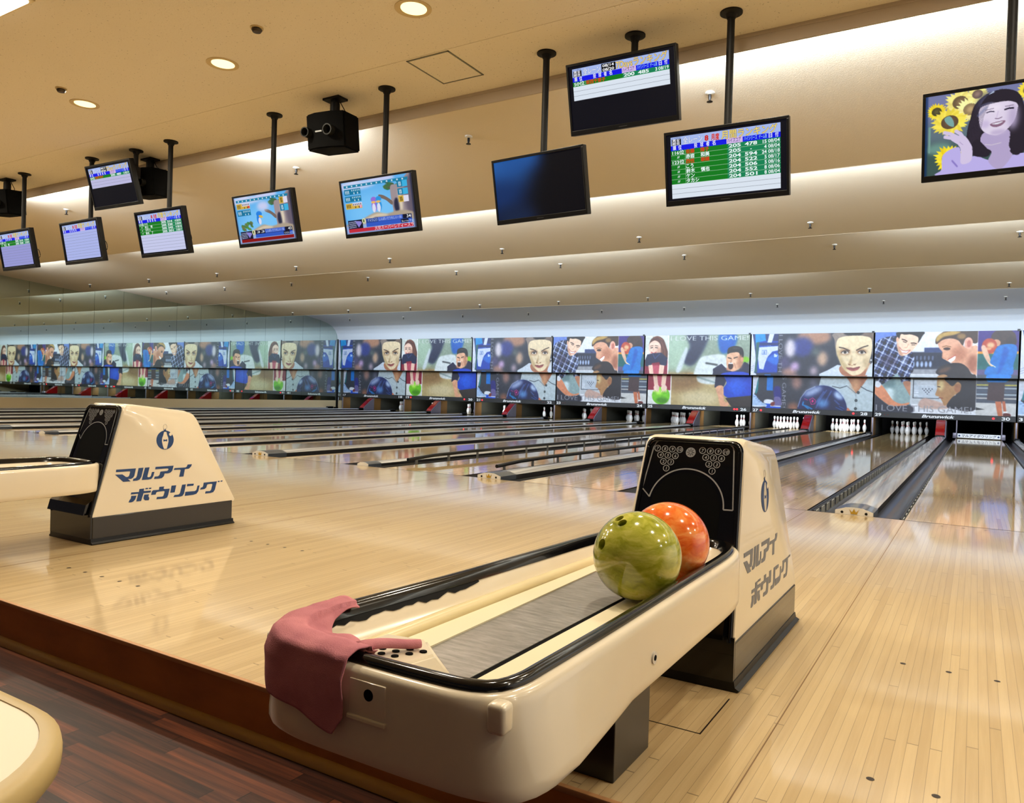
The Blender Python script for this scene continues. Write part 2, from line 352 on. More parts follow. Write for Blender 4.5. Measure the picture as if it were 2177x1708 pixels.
# ------------------------------------------------------------------ small raster painter for printed posters and video pictures
def lin_np(a):
    a = a / 255.0
    return np.where(a <= 0.04045, a / 12.92, ((a + 0.055) / 1.055) ** 2.4)
class Cv:
    def __init__(s, x0, y0, x1, y1, w, h, col):
        s.x0, s.y0 = x0, y0; s.sx, s.sy = (x1 - x0) / (w * 2), (y1 - y0) / (h * 2)
        s.w, s.h = w, h; s.a = np.zeros((h * 2, w * 2, 3)) + np.array(col, float)
        s.X, s.Y = np.meshgrid(x0 + (np.arange(w * 2) + .5) * s.sx, y0 + (np.arange(h * 2) + .5) * s.sy)
    def _box(s, m, b):
        for ax, st in ((0, s.sy), (1, s.sx)):
            k = max(1, int(round(b / st)))
            if k < 2: continue
            for _ in range(2):
                pw = [(0, 0), (0, 0)]; pw[ax] = (k, k)
                cs = np.cumsum(np.pad(m, pw, mode='edge'), axis=ax)
                n = m.shape[ax]; lo = np.take(cs, np.arange(0, n), axis=ax); hi = np.take(cs, np.arange(2 * k - 1, n + 2 * k - 1), axis=ax)
                m = (hi - lo) / (2 * k - 1)
        return m
    def put(s, m, col, blur=0, al=1.0):
        if blur: m = s._box(m.astype(float), blur / 2)
        m = (m * al)[..., None]
        c = col if isinstance(col, np.ndarray) else np.array(col, float)
        s.a = s.a * (1 - m) + c * m; return s
    def pm(s, pts, smooth=True):
        p = np.array(catmull(pts, 5) if smooth else pts, float)
        m = np.zeros(s.X.shape, bool)
        j0 = int(max(0, (p[:, 1].min() - s.y0) / s.sy - 1)); j1 = int(min(s.X.shape[0], (p[:, 1].max() - s.y0) / s.sy + 2))
        i0 = int(max(0, (p[:, 0].min() - s.x0) / s.sx - 1)); i1 = int(min(s.X.shape[1], (p[:, 0].max() - s.x0) / s.sx + 2))
        if j1 <= j0 or i1 <= i0: return m
        X, Y = s.X[j0:j1, i0:i1], s.Y[j0:j1, i0:i1]; r = np.zeros(X.shape, bool)
        for (xa, ya), (xb, yb) in zip(p, np.roll(p, -1, 0)):
            if ya == yb: continue
            r ^= ((ya > Y) != (yb > Y)) & (X < (xb - xa) * (Y - ya) / (yb - ya) + xa)
        m[j0:j1, i0:i1] = r; return m
    def poly(s, pts, col, blur=0, smooth=True, al=1.0): return s.put(s.pm(pts, smooth), col, blur, al)
    def rect(s, x0, y0, x1, y1, col, blur=0, al=1.0): return s.put((s.X >= x0) & (s.X < x1) & (s.Y >= y0) & (s.Y < y1), col, blur, al)
    def em(s, cx, cy, rx, ry, rot=0):
        c, q = math.cos(rot), math.sin(rot); dx, dy = s.X - cx, s.Y - cy
        return ((dx * c + dy * q) / rx) ** 2 + ((-dx * q + dy * c) / ry) ** 2 < 1
    def ell(s, cx, cy, rx, ry, col, blur=0, rot=0, al=1.0, clip=None):
        m = s.em(cx, cy, rx, ry, rot)
        if clip is not None: m &= clip
        return s.put(m, col, blur, al)
    def line(s, pts, w, col, blur=0, al=1.0):
        m = np.zeros(s.X.shape, bool)
        for (xa, ya), (xb, yb) in zip(pts, pts[1:]):
            dx, dy = xb - xa, yb - ya; L = dx * dx + dy * dy + 1e-9
            t = np.clip(((s.X - xa) * dx + (s.Y - ya) * dy) / L, 0, 1)
            m |= (s.X - xa - t * dx) ** 2 + (s.Y - ya - t * dy) ** 2 < (w / 2) ** 2
        return s.put(m, col, blur, al)
    def text(s, st, x0, x1, base, cap, col, bold=0.0, rot=False, al=1.0):
        """rot: text runs downwards, x0..x1 are then y's and base is x"""
        t = fit_text(st, x0, x1, 0, cap, bold); m = np.zeros(s.X.shape, bool)
        q = np.stack([base + t[..., 1], t[..., 0]], -1) if rot else np.stack([t[..., 0], base - t[..., 1]], -1)
        for tri in q:
            j0 = int(max(0, (tri[:, 1].min() - s.y0) / s.sy - 1)); j1 = int(min(m.shape[0], (tri[:, 1].max() - s.y0) / s.sy + 2))
            i0 = int(max(0, (tri[:, 0].min() - s.x0) / s.sx - 1)); i1 = int(min(m.shape[1], (tri[:, 0].max() - s.x0) / s.sx + 2))
            if j1 <= j0 or i1 <= i0: continue
            X, Y = s.X[j0:j1, i0:i1], s.Y[j0:j1, i0:i1]
            d = [(tri[(k + 1) % 3, 0] - tri[k, 0]) * (Y - tri[k, 1]) - (tri[(k + 1) % 3, 1] - tri[k, 1]) * (X - tri[k, 0]) for k in range(3)]
            m[j0:j1, i0:i1] |= ((d[0] >= 0) & (d[1] >= 0) & (d[2] >= 0)) | ((d[0] <= 0) & (d[1] <= 0) & (d[2] <= 0))
        return s.put(m, col, 0, al)
    def out(s, grain=0):
        a = s.a.reshape(s.h, 2, s.w, 2, 3).mean((1, 3))
        if grain:      # photographic softness and mottling of a printed picture
            g = np.random.default_rng(3).standard_normal((s.h, s.w)); n = np.zeros_like(g)
            for k, w in ((1, 1.0), (3, 1.4)):
                b = g.copy()
                for ax in (0, 1): b = sum(np.roll(b, q, ax) for q in range(-k, k + 1)) / (2 * k + 1)
                n += b / b.std() * w
            p = np.pad(a, ((1, 1), (1, 1), (0, 0)), mode='edge'); a = (p[1:-1, 1:-1] * 2 + p[:-2, 1:-1] + p[2:, 1:-1] + p[1:-1, :-2] + p[1:-1, 2:]) / 6
            a = 255 * (np.clip(a, 0, 255) / 255) ** 1.28 * .97; a = a * (1 + n[..., None] * .010) + n[..., None] * .4
        return np.clip(a, 0, 255)
def picture_mesh(name, img, place):
    """a grid of quads, one vertex colour per picture sample; place(u, v): u right, v down, both 0..1"""
    h, w = img.shape[:2]; me = bpy.data.meshes.new(name)
    co = [place(i / (w - 1), j / (h - 1)) for j in range(h) for i in range(w)]
    fs = [(j * w + i, (j + 1) * w + i, (j + 1) * w + i + 1, j * w + i + 1) for j in range(h - 1) for i in range(w - 1)]
    me.from_pydata(co, [], fs)
    at = me.color_attributes.new('Col', 'FLOAT_COLOR', 'POINT')
    at.data.foreach_set('color', np.concatenate([lin_np(img), np.ones((h, w, 1))], -1).astype(np.float32).ravel())
    return me

# ------------------------------------------------------------------ setting
XR = 8.75
mb = MB(); mb.box(XW, XR, -10, -5.03, -0.30, -0.165); struct(mb.build('floor', M_PLANK))
mb = MB(); mb.box(XW, XR, -5.017, 0, -0.16, 0.0)
ap = struct(mb.build('floor.001', M_APP)); ap['label'] = 'pale maple approach floor'
def discs(name, pts, r, z, m, parent=None):
    b = MB()
    for x, y in pts: b.bm.faces.new([b.bm.verts.new((x + r * math.cos(a), y + r * math.sin(a), z)) for a in np.linspace(0, 2 * PI, 12, endpoint=False)])
    return b.build(name, m, parent)
M_DOT = mat('inlaid_dot', (40, 28, 22), 0.3)
dots = []
for n in range(17, 35):
    cx = P * ((n - 29) // 2) + (-LANE_C if n % 2 else LANE_C)
    for k in (-2, -1, 0, 1, 2):
        for yy in (-3.635, -4.583, -0.12): dots.append((cx + 0.1365 * k, yy))
discs('dot_markings', dots, 0.0095, 0.0006, M_DOT, ap)
mb = MB(); mb.box(XW, XR, -0.012, -0.002, -0.01, 0.0008); mb.build('foul_line', M_DOT, ap)
mb = MB()
for k in range(-7, 3):
    for sx in (-1, 1): mb.box(k * P + sx * 0.3577 - .0016, k * P + sx * 0.3577 + .0016, -5.017, -0.012, -0.01, 0.0005)
mb.build('board_joints', mat('joint_brown', (120, 92, 58), .6), ap)
# access seam in the approach beside the ball return leg
mb = MB(); mb.box(-0.02, 0.20, -4.584, -4.580, -0.01, 0.0007); mb.box(0.198, 0.202, -4.584, -4.30, -0.01, 0.0007); mb.build('hatch_seam', M_DOT, ap)
mb = MB(); mb.box(XW, XR, -5.033, -5.017, -0.014, 0.0015, 0.003, 2); struct(mb.build('trim_1', M_NOSE, smooth=40))
mb = MB(); mb.box(XW, XR, -5.03, -5.018, -0.165, -0.014); struct(mb.build('baseboard_step', M_KICK))
mb = MB(); mb.prism([(-5.03, -0.165), (-5.056, -0.165), (-5.054, -0.154), (-5.046, -0.145), (-5.03, -0.141)], lambda y, z: (XW, y, z), lambda y, z: (XR, y, z)); struct(mb.build('trim_2', M_QUART, smooth=50))
# ceiling
mb = MB(); mb.box(XW, XR, -10, -1.20, CZ + 0.004, CZ + 0.1); struct(mb.build('ceiling', M_CEIL))
mb = MB(); mb.box(XW, XR, -1.20, -0.27, CZ, CZ + 0.1); struct(mb.build('ceiling.001', M_CEIL))
mb = MB(); mb.box(XW, XR, -0.29, -0.27, 3.74, CZ + 0.1); mb.box(XW, XR, -0.296, -0.29, 3.84, CZ); struct(mb.build('trim_3', M_FASC))
PAN = [[(-0.27, 3.99), (1.2, 3.79), (2.75, 3.55)], [(2.75, 3.84), (6.40, 3.55)], [(6.40, 3.84), (10.07, 3.55)], [(10.07, 3.84), (13.77, 3.55)],
       [(13.77, 3.84), (15.0, 3.80), (15.68, 3.72), (16.2, 3.65), (16.6, 3.56), (16.9, 3.44), (17.08, 3.28), (17.18, 3.10), (17.24, 2.90)]]
for k, pr in enumerate(PAN):
    b = MB(); pts = pr
    lo = [[(x, y, z) for x in (XW, XR)] for y, z in pts]; hi = [[(x, y + (0.05 if k == 4 and i > 4 else 0), z + 0.03) for x in (XW, XR)] for i, (y, z) in enumerate(pts)]
    b.loops(lo, False); b.loops(hi, False)
    ye, ze = pts[-1]
    if k < 4: b.box(XW, XR, ye - 0.012, ye, ze - 0.001, ze + 0.17)       # upstand that hides the tubes
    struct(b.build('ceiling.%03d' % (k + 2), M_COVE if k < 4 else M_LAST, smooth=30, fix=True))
mb = MB(); mb.box(XR, XR + 0.1, 9.0, 20.4, -0.3, 4.2); struct(mb.build('wall_right', M_BEIGE))
# black lid above the coves so that no light falls in from behind
mb = MB(); mb.box(XW, XR, -0.27, 20.4, 4.12, 4.2); struct(mb.build('ceiling.007', mat('slab_grey', (120, 116, 108), 0.9)))
# left wall: beige base, mirror above
mb = MB(); mb.box(XW - 0.1, XW, -10, 20.4, -0.3, 0.335); struct(mb.build('wall_left', M_BEIGE))
mb = MB()
yy = -10.26
while yy < 17.3:
    y1 = min(yy + .945, 17.46); mb.box(XW - 0.05, XW, yy, y1 - 0.006, 0.338, 4.12); yy += .945
struct(mb.build('wall_left.001', M_MIRR)); bpy.data.objects['wall_left.001']['label'] = 'mirror glass on the left wall'
mb = MB(); mb.box(XW - 0.1, XW - 0.05, -10, 20.4, 0.335, 4.2); struct(mb.build('wall_left.002', mat('joint_grey', (96, 98, 92), 0.8)))
mb = MB(); mb.box(XW, XR, 20.3, 20.4, -0.3, 4.12); struct(mb.build('wall_back', M_BLACK))
mb = MB(); mb.box(XW, XR, 0, 20.3, -0.32, -0.30); struct(mb.build('floor.002', M_BLACK))
mb = MB(); mb.box(XW + 0.001, XW + 0.038, 17.20, 17.30, 0.0, 2.93); mb.box(XW + 0.001, XW + 0.04, 17.08, 17.32, 0.0, 0.06, 0.01)
tag(mb.build('end_post', M_BLK), 'black post where the mirror meets the first masking panel', 'post')

# ------------------------------------------------------------------ lanes, gutters, cappings
def lane_x(n): return P * ((n - 29) // 2) + (-LANE_C if n % 2 else LANE_C)
M_LSIDE = mat('lane_edge_dark', (40, 30, 24), 0.5)
b = MB(); b.box(-LANE_W / 2, LANE_W / 2, 0, 19.25, -0.10, 0.0)
lane_me = None
for n in range(17, 35):
    if lane_me is None:
        o = b.build('bowling_lane', [M_LANE, M_LSIDE]); lane_me = o.data
        for p in lane_me.polygons: p.material_index = 0 if p.normal.z > .5 else 1
    else: o = bpy.data.objects.new('bowling_lane', lane_me); COL.objects.link(o)
    o.location.x = lane_x(n)
    tag(o, 'glossy brown maple lane that ends under number %d' % n, 'bowling lane', 'bowling lanes')
    pts = [(0.134 * k, 4.70 - 0.14 * abs(k)) for k in (-3, -2, -1, 0, 1, 2, 3)]
    if n == 17: ld = discs('aiming_markings', pts, 0.010, 0.0006, M_DOT, o); ldm = ld.data
    else: ld = bpy.data.objects.new('aiming_markings', ldm); COL.objects.link(ld); ld.parent = o
prof = [(-GUT / 2 + .002, -0.012)] + [(math.cos(a) * (GUT / 2 - .006), -0.015 + math.sin(a) * 0.075) for a in np.linspace(PI, 2 * PI, 11)] + [(GUT / 2 - .002, -0.012)]
b = MB(); b.loops([[(x, yy, z) for x, z in prof] for yy in (0.0, 19.2)], False)
b.loops([[(x, yy, z - 0.006) for x, z in prof] for yy in (0.0, 19.2)], False)
b.quad(*[(x, 0.0, z) for x, z in [(-GUT / 2, -0.1), (GUT / 2, -0.1), (GUT / 2, -0.09), (-GUT / 2, -0.09)]])
gut_me = None
for n in range(17, 35):
    for sd in (-1, 1):
        if gut_me is None: o = b.build('gutter', M_GUT, smooth=40, fix=False); gut_me = o.data
        else: o = bpy.data.objects.new('gutter', gut_me); COL.objects.link(o)
        o.location.x = lane_x(n) + sd * (LANE_W / 2 + GUT / 2)
        tag(o, 'black scuffed gutter on the %s side of lane %d' % ('left' if sd < 0 else 'right', n), 'gutter', 'gutters')
M_CSIDE = mat('capping_side', (16, 12, 11), 0.4)
def capping(X, wide, label):
    root = empty('division_capping', (X, 0, 0), label, 'lane divider', 'cappings between the lanes')
    w, h = (0.142, 0.06) if wide else (0.082, 0.045)
    sec = [(-w, -0.02), (-w, h * .5), (-w * .45, h * .93), (0, h), (w * .45, h * .93), (w, h * .5), (w, -0.02)]
    L0 = 0.30 if wide else 0.22
    b = MB(); b.loops([[(x * .96, yy, z - 0.002) for x, z in sec] for yy in (L0, 16.6)], True, True, True); co = b.build('capping', [M_CAP, M_CSIDE], root, smooth=25)
    for p in co.data.polygons: p.material_index = 1 if abs(p.normal.x) > .9 else 0
    b = MB(); b.loops([[(x, yy, z) for x, z in sec] for yy in (0.0, L0)], True, True, True); b.build('end_cap', M_CAPT, root, smooth=25)
    b = MB(); b.loops([[(x * .98, yy, z * .99) for x, z in sec] for yy in (-0.012, 0.0)], True, True, True); fp = b.build('face_plate', M_ALU, root, smooth=25)
    b = MB(); b.box(-w * .8, w * .8, 16.6, 16.95, 0, 0.085, 0.035, 3); b.build('stop', M_BLK, root, smooth=40)
    if wide:
        for sx in (-1, 1):
            b = MB(); b.cyl((sx * 0.088, -0.0145, 0.018), (sx * 0.088, -0.0115, 0.018), 0.0105, n=16); b.build('bolt_hole', M_BLK, fp)
        b = MB()
        b.prism([(-.024, .008), (.024, .008), (.024, .016), (.034, .044), (.014, .022), (0, .05), (-.014, .022), (-.034, .044), (-.024, .016)],
                lambda x, z: (x, -0.0150, z), lambda x, z: (x, -0.0115, z)); b.build('crown_emblem', M_GOLD, fp)
    return root
for n in range(17, 34):
    if n % 2: capping(lane_x(n) + LANE_C, True, 'wide grey capping with crown end plate between lanes %d and %d' % (n, n + 1))
    else: capping(lane_x(n) - LANE_C + P / 2, False, 'narrow grey capping between lanes %d and %d' % (n, n + 1))
capping(XW + 0.084, False, 'narrow grey capping along the beige base of the left wall')

# raised bumper rails of lane 27 and 26, lowered ones at lanes 29 and 30
def bumper(X, y0, raised, label):
    root = empty('bumper_rail', (X, y0, 0), label, 'bumper rail', 'gutter bumper rails')
    L = 16.2 - y0
    if raised:
        b = MB(); b.tube([(0, 0, 0.06), (0, 0.5, 0.085), (0, 1.3, 0.095), (0, L, 0.095)], 0.021, 10); b.build('rail', M_BLK, root, smooth=60)
        for k in range(24):
            yk = 0.16 + k * L / 24
            b = MB(); b.box(-0.007, 0.007, yk - 0.02, yk + 0.02, -0.06, 0.085); b.build('post', mat('bumper_post', (120, 122, 124), 0.35, 0.6), root)
    else:
        b = MB(); b.tube([(0, 0, -0.02), (0, L, -0.02)], 0.014, 10); b.build('rail', M_BLK, root, smooth=60)
        for k in range(60):
            yk = 0.05 + k * L / 60
            b = MB(); b.box(0.012, 0.02, yk, yk + 0.13, -0.075, -0.012); b.build('post', mat('bumper_plate', (176, 178, 176), 0.35), root)
bumper(lane_x(27) + LANE_W / 2 + 0.05, 0.62, True, 'raised black bumper rail on the near right side of lane 27')
bumper(lane_x(27) - LANE_W / 2 - 0.05, 0.48, True, 'raised black bumper rail on the far side of lane 27')
bumper(lane_x(30) - LANE_W / 2 - 0.035, 0.1, False, 'lowered bumper rail with pale plates along the left edge of lane 30')
bumper(lane_x(30) + LANE_W / 2 + 0.035, 0.1, False, 'lowered bumper rail with pale plates along the right edge of lane 30')
bumper(lane_x(29) + LANE_W / 2 + 0.035, 0.1, False, 'lowered bumper rail along the right edge of lane 29')

# ------------------------------------------------------------------ pin decks
PINP = [(0.0254, 0), (0.0285, .004), (.0359, .019), (.0496, .057), (.0573, .086), (.0605, .114), (.058, .149), (.047, .184), (.0365, .205), (.0314, .219), (.025, .238), (.0228, .254), (.02375, .276), (.0266, .298), (.0306, .321), (.0323, .343), (.0300, .358), (.0235, .371), (.012, .379), (0.0005, .381)]
PN = {1: 'head pin', 2: 'left pin of the second row', 3: 'right pin of the second row', 4: 'left pin of the third row', 5: 'middle pin of the third row', 6: 'right pin of the third row',
      7: 'left corner pin of the back row', 8: 'inner left pin of the back row', 9: 'inner right pin of the back row', 10: 'right corner pin of the back row'}
rows = {1: (0, 0), 2: (-.5, 1), 3: (.5, 1), 4: (-1, 2), 5: (0, 2), 6: (1, 2), 7: (-1.5, 3), 8: (-.5, 3), 9: (.5, 3), 10: (1.5, 3)}
pin_me = None
for n in range(17, 30):
    for k in ([3, 6, 10, 9] if n == 26 else range(1, 11)):
        if pin_me is None:
            b = MB(); b.lathe(PINP, n=20); o = b.build('bowling_pin', M_PIN, smooth=60); pin_me = o.data
        else: o = bpy.data.objects.new('bowling_pin', pin_me); COL.objects.link(o)
        o.location = (lane_x(n) + rows[k][0] * 0.3048, 18.29 + rows[k][1] * 0.264, 0)
        st = 'brightly lit' if n in (26, 27, 28, 21) else 'dim'
        tag(o, 'white bowling pin, %s, on %s lane %d' % (PN[k], st, n), 'bowling pin', 'bowling pins')
M_TRIMK = mat('kickback_trim', (128, 124, 140), 0.35, 0.3)
def kickback(X, label):
    root = empty('kickback', (X, 17.5, 0), label, 'kickback board', 'kickback boards at the pin decks')
    b = MB(); b.box(-0.04, 0.04, 0.0, 2.3, -0.1, 0.485, 0.02, 3); b.build('board', M_KB, root, smooth=40)
    b = MB(); b.box(-0.02, 0.02, -0.02, 0.002, -0.02, 0.48, 0.006, 2); b.build('edge_trim', M_TRIMK, root, smooth=40)
for n in range(17, 31, 2):
    xc = lane_x(n) + LANE_C
    kickback(xc - P / 2 + (0.09 if n == 17 else 0), 'tan fibre kickback board left of the pins of lane %d' % n)
    for sx in (-1, 1): kickback(xc + sx * 0.082, 'tan fibre kickback board %s of the red ball accelerator between lanes %d and %d' % ('left' if sx < 0 else 'right', n, n + 1))
kickback(P / 2, 'tan fibre kickback board right of the white sweep sign on lane 30')
for n in range(17, 31, 2):
    xc = lane_x(n) + LANE_C
    root = empty('ball_accelerator', (xc, 16.9, 0), 'red fibreglass ball accelerator cover between lanes %d and %d' % (n, n + 1), 'ball accelerator', 'red ball accelerator covers')
    b = MB(); sec = [(-.02, 0.0), (-.02, .09), (.05, .16), (.50, .47), (.60, .484), (.60, 0.0)]
    b.prism(sec, lambda y, z: (-0.12, y, z), lambda y, z: (0.10, y, z))
    bmesh.ops.bevel(b.bm, geom=b.bm.edges[:], offset=0.012, segments=2, affect='EDGES'); b.build('cover', M_RED, root, smooth=40)
    b = MB(); b.prism([(-.01, 0.0), (-.01, .08), (.06, .15), (.50, .45), (.60, .46), (.60, 0)], lambda y, z: (0.102, y, z), lambda y, z: (0.13, y, z)); b.build('side_trim', M_TRIMK, root)
# pin sweep lowered on lane 30
root = empty('pin_sweep', (lane_x(30), 17.5, 0), 'white sign bar lowered across lane 30 with blue bowling alley lettering', 'pin sweep')
b = MB(); b.box(-0.50, 0.50, 0, 0.03, 0.02, 0.135, 0.006); sb = b.build('sign_board', mat('sweep_white', (240, 244, 250), 0.35), root)
t = fit_text('マルアイボウリング', -0.40, 0.40, 0.048, 0.062, 0.02, 0.1)
tris_obj('lettering', t, lambda u, v: (u, -0.002, v), mat('sign_ink', (50, 70, 120), 0.5), sb)
b = MB()
for x in (-.45, .45): b.lathe([(0.0, -.001), (0.024, -.001), (0.024, 0.001), (0, .001)], (0, 0, 0), 14); bmesh.ops.rotate(b.bm, verts=b.bm.verts[-56:], matrix=Matrix.Rotation(PI / 2, 3, 'X')); bmesh.ops.translate(b.bm, verts=b.bm.verts[-56:], vec=(x, -.003, .078))
b.build('emblem', mat('sign_ink'), sb)
for sx in (-1, 1):
    b = MB(); b.box(sx * 0.56 - .05, sx * 0.56 + .05, -0.06, 0.12, 0.0, 0.15, 0.02); b.build('arm', M_TRIMK, root, smooth=40)
    b = MB(); b.box(sx * 0.52 - .013, sx * 0.52 + .013, 0.0, 0.03, 0.14, 0.488); b.build('hanger', M_TRIMK, root)

# ------------------------------------------------------------------ posters on the masking units
def poster_a():
    c = Cv(95, 130, 1890, 1225, 330, 200, (54, 58, 74))
    for a in ((1050, 190, 250, 110, (176, 136, 112)), (880, 330, 160, 140, (58, 68, 138)), (700, 350, 80, 140, (214, 206, 212)), (1180, 500, 78, 110, (196, 168, 146)), (1080, 400, 60, 50, (106, 116, 112)),
              (690, 690, 110, 80, (166, 132, 122)), (775, 615, 72, 66, (200, 172, 206)), (1060, 680, 60, 70, (176, 160, 170)), (780, 830, 80, 110, (156, 124, 118)), (1030, 840, 50, 50, (110, 108, 128)), (740, 1190, 90, 60, (150, 108, 90)), (620, 560, 90, 90, (90, 84, 120))):
        c.ell(*a[:4], a[4], blur=70)
    # person carrying a bag
    c.rect(95, 130, 515, 725, (40, 60, 120)); c.poly([(150, 130), (310, 130), (330, 260), (215, 480), (180, 470)], (10, 150, 205), smooth=False)
    c.rect(450, 130, 515, 250, (34, 52, 110)); c.poly([(95, 130), (112, 135), (150, 330), (172, 520), (150, 716), (95, 716)], (214, 218, 230))
    for y in (610, 640, 670): c.line([(100, y + 20), (148, y)], 8, (160, 168, 190))
    c.poly([(170, 260), (225, 250), (205, 700), (155, 716), (172, 520)], (60, 110, 110), smooth=False)
    c.poly([(225, 250), (300, 236), (515, 240), (515, 700), (204, 716), (196, 640)], (26, 78, 176), smooth=False)
    c.poly([(375, 130), (452, 130), (402, 310), (336, 306)], (212, 218, 232), smooth=False)
    c.rect(225, 262, 515, 304, (22, 50, 120)); c.poly([(222, 330), (515, 314), (515, 378), (430, 396), (362, 470), (325, 560), (298, 668), (232, 655), (206, 500)], (206, 214, 232), smooth=False)
    c.poly([(350, 500), (515, 420), (515, 590), (400, 560)], (56, 120, 206), blur=20)
    c.rect(266, 374, 342, 442, (110, 140, 190)); c.rect(274, 382, 334, 434, (206, 214, 232)); c.text('B', 290, 318, 430, 44, (110, 140, 190), .03)
    c.text('Br', 458, 514, 476, 44, (225, 230, 240), .04)
    c.rect(95, 735, 545, 1225, (56, 60, 76)); c.rect(318, 740, 416, 962, (10, 128, 206)); c.poly([(150, 760), (185, 740), (180, 960), (140, 1010)], (40, 130, 140))
    c.poly([(95, 735), (186, 735), (166, 840), (150, 930), (128, 1010), (95, 1030)], (208, 212, 224)); c.poly([(430, 920), (520, 900), (546, 980), (546, 1090), (450, 1080)], (40, 40, 130), blur=24)
    c.rect(310, 1120, 546, 1225, (20, 92, 205)); c.poly([(300, 1098), (418, 1104), (416, 1156), (286, 1150)], (222, 226, 232))
    c.poly([(95, 1030), (150, 1040), (184, 1085), (245, 1135), (312, 1165), (318, 1196), (95, 1200)], (178, 202, 232)); c.line([(95, 1200), (318, 1198)], 12, (236, 240, 246))
    for k in range(4): c.line([(120 + k * 26, 1060 + k * 24), (165 + k * 26, 1050 + k * 26)], 8, (110, 140, 190))
    c.poly([(440, 1062), (505, 1050), (546, 1085), (546, 1190), (388, 1186), (400, 1140), (436, 1120)], (116, 108, 158)); c.line([(388, 1192), (546, 1194)], 12, (236, 240, 246)); c.poly([(392, 1145), (450, 1130), (440, 1185), (392, 1185)], (130, 60, 60))
    c.text('I LOVE TH', 150, 700, 524, 62, (150, 152, 164), rot=True); c.text('S GAME!', 745, 1210, 560, 62, (150, 152, 164), rot=True)
    # woman
    sh = (206, 213, 222)
    c.poly([(1135, 735), (1150, 718), (1260, 668), (1400, 588), (1460, 600), (1490, 735)], sh, smooth=False); c.poly([(1110, 890), (1145, 735), (1890, 735), (1890, 1225), (1500, 1225)], (190, 202, 208), smooth=False)
    c.poly([(1450, 600), (1500, 745), (1815, 745), (1846, 560)], (176, 124, 96)); c.poly([(1790, 735), (1842, 590), (1890, 550), (1890, 760)], sh, smooth=False)
    c.poly([(1500, 735), (1822, 735), (1740, 860), (1652, 978), (1584, 850)], (172, 120, 92), smooth=False); c.ell(1640, 850, 60, 100, (200, 156, 120), blur=60)
    c.line([(1310, 880), (1420, 905), (1520, 872)], 10, (60, 66, 76)); c.line([(1518, 872), (1652, 978)], 8, (120, 128, 138)); c.line([(1718, 880), (1800, 925), (1890, 955)], 10, (60, 66, 76)); c.line([(1652, 978), (1654, 1225)], 6, (150, 160, 168))
    for x, y in ((1683, 962), (1656, 1075), (1652, 1190)): c.ell(x, y, 20, 20, (34, 44, 50)); c.ell(x, y, 8, 8, (120, 130, 136))
    c.poly([(1352, 130), (1348, 240), (1368, 380), (1392, 470), (1420, 260), (1860, 230), (1880, 420), (1890, 430), (1890, 130)], (150, 136, 126)); c.ell(1620, 120, 150, 62, (36, 30, 32), blur=24); c.ell(1810, 200, 80, 90, (122, 104, 92), blur=50)
    c.poly([(1394, 220), (1372, 310), (1388, 430), (1420, 520), (1462, 606), (1520, 676), (1590, 728), (1650, 738), (1730, 712), (1792, 640), (1838, 540), (1868, 430), (1876, 300), (1850, 210), (1740, 178), (1600, 172), (1470, 186)], (230, 212, 180))
    c.poly([(1374, 300), (1388, 430), (1420, 520), (1462, 606), (1520, 676), (1560, 640), (1470, 520), (1420, 400)], (202, 180, 140), blur=34); c.ell(1800, 560, 50, 90, (206, 184, 150), blur=50)
    c.ell(1500, 405, 82, 46, (176, 140, 106), blur=40); c.ell(1730, 400, 76, 44, (176, 140, 106), blur=40); c.poly([(1570, 400), (1590, 470), (1556, 570), (1590, 596), (1600, 480)], (196, 168, 130), blur=22)
    for x, s in ((1502, 1), (1736, -1)):
        c.ell(x, 412, 50, 22, (222, 214, 204)); c.ell(x, 408, 21, 21, (52, 36, 30)); c.line([(x - 54, 410 + 4 * s), (x - 20, 388), (x + 24, 388), (x + 54, 414 - 4 * s)], 12, (60, 42, 36))
    c.line([(1418, 338), (1480, 350), (1562, 386)], 15, (66, 46, 38)); c.line([(1662, 380), (1740, 340), (1816, 316)], 15, (66, 46, 38))
    c.ell(1568, 584, 16, 8, (110, 72, 56)); c.ell(1640, 584, 16, 8, (110, 72, 56)); c.line([(1550, 572), (1604, 600), (1664, 572)], 8, (180, 142, 110), blur=8)
    c.poly([(1526, 630), (1590, 624), (1620, 632), (1650, 624), (1716, 612), (1690, 655), (1622, 676), (1562, 660)], (168, 98, 96)); c.line([(1528, 630), (1620, 646), (1716, 614)], 7, (96, 48, 46)); c.ell(1866, 520, 10, 14, (236, 238, 240))
    # ball
    bm = c.em(1168, 1240, 366, 368); c.put(bm, (28, 44, 108)); c.ell(1168, 1240, 300, 300, (22, 34, 84), blur=120, clip=bm)
    c.ell(1030, 960, 150, 56, (158, 172, 204), blur=60, rot=-.4, clip=bm); c.ell(1410, 1010, 80, 52, (186, 204, 230), blur=50, rot=.5, clip=bm); c.ell(1180, 1130, 90, 66, (96, 140, 190), blur=60, clip=bm)
    for p in ([(1230, 940), (1130, 1080), (1080, 1200)], [(1300, 950), (1240, 1060), (1200, 1160)], [(1190, 960), (1080, 1120)], [(1350, 1080), (1420, 1140)]): c.line(p, 14, (120, 150, 210), blur=14, al=.7)
    c.line([(812, 1190), (850, 1060), (930, 950), (1060, 890)], 10, (176, 186, 206), blur=10)
    c.line([(985, 1080), (1030, 1056), (1072, 1090), (1060, 1140), (1010, 1150), (985, 1080)], 10, (206, 44, 140)); c.ell(1028, 1102, 16, 20, (206, 44, 140)); c.line([(905, 1070), (960, 1090)], 8, (206, 44, 140))
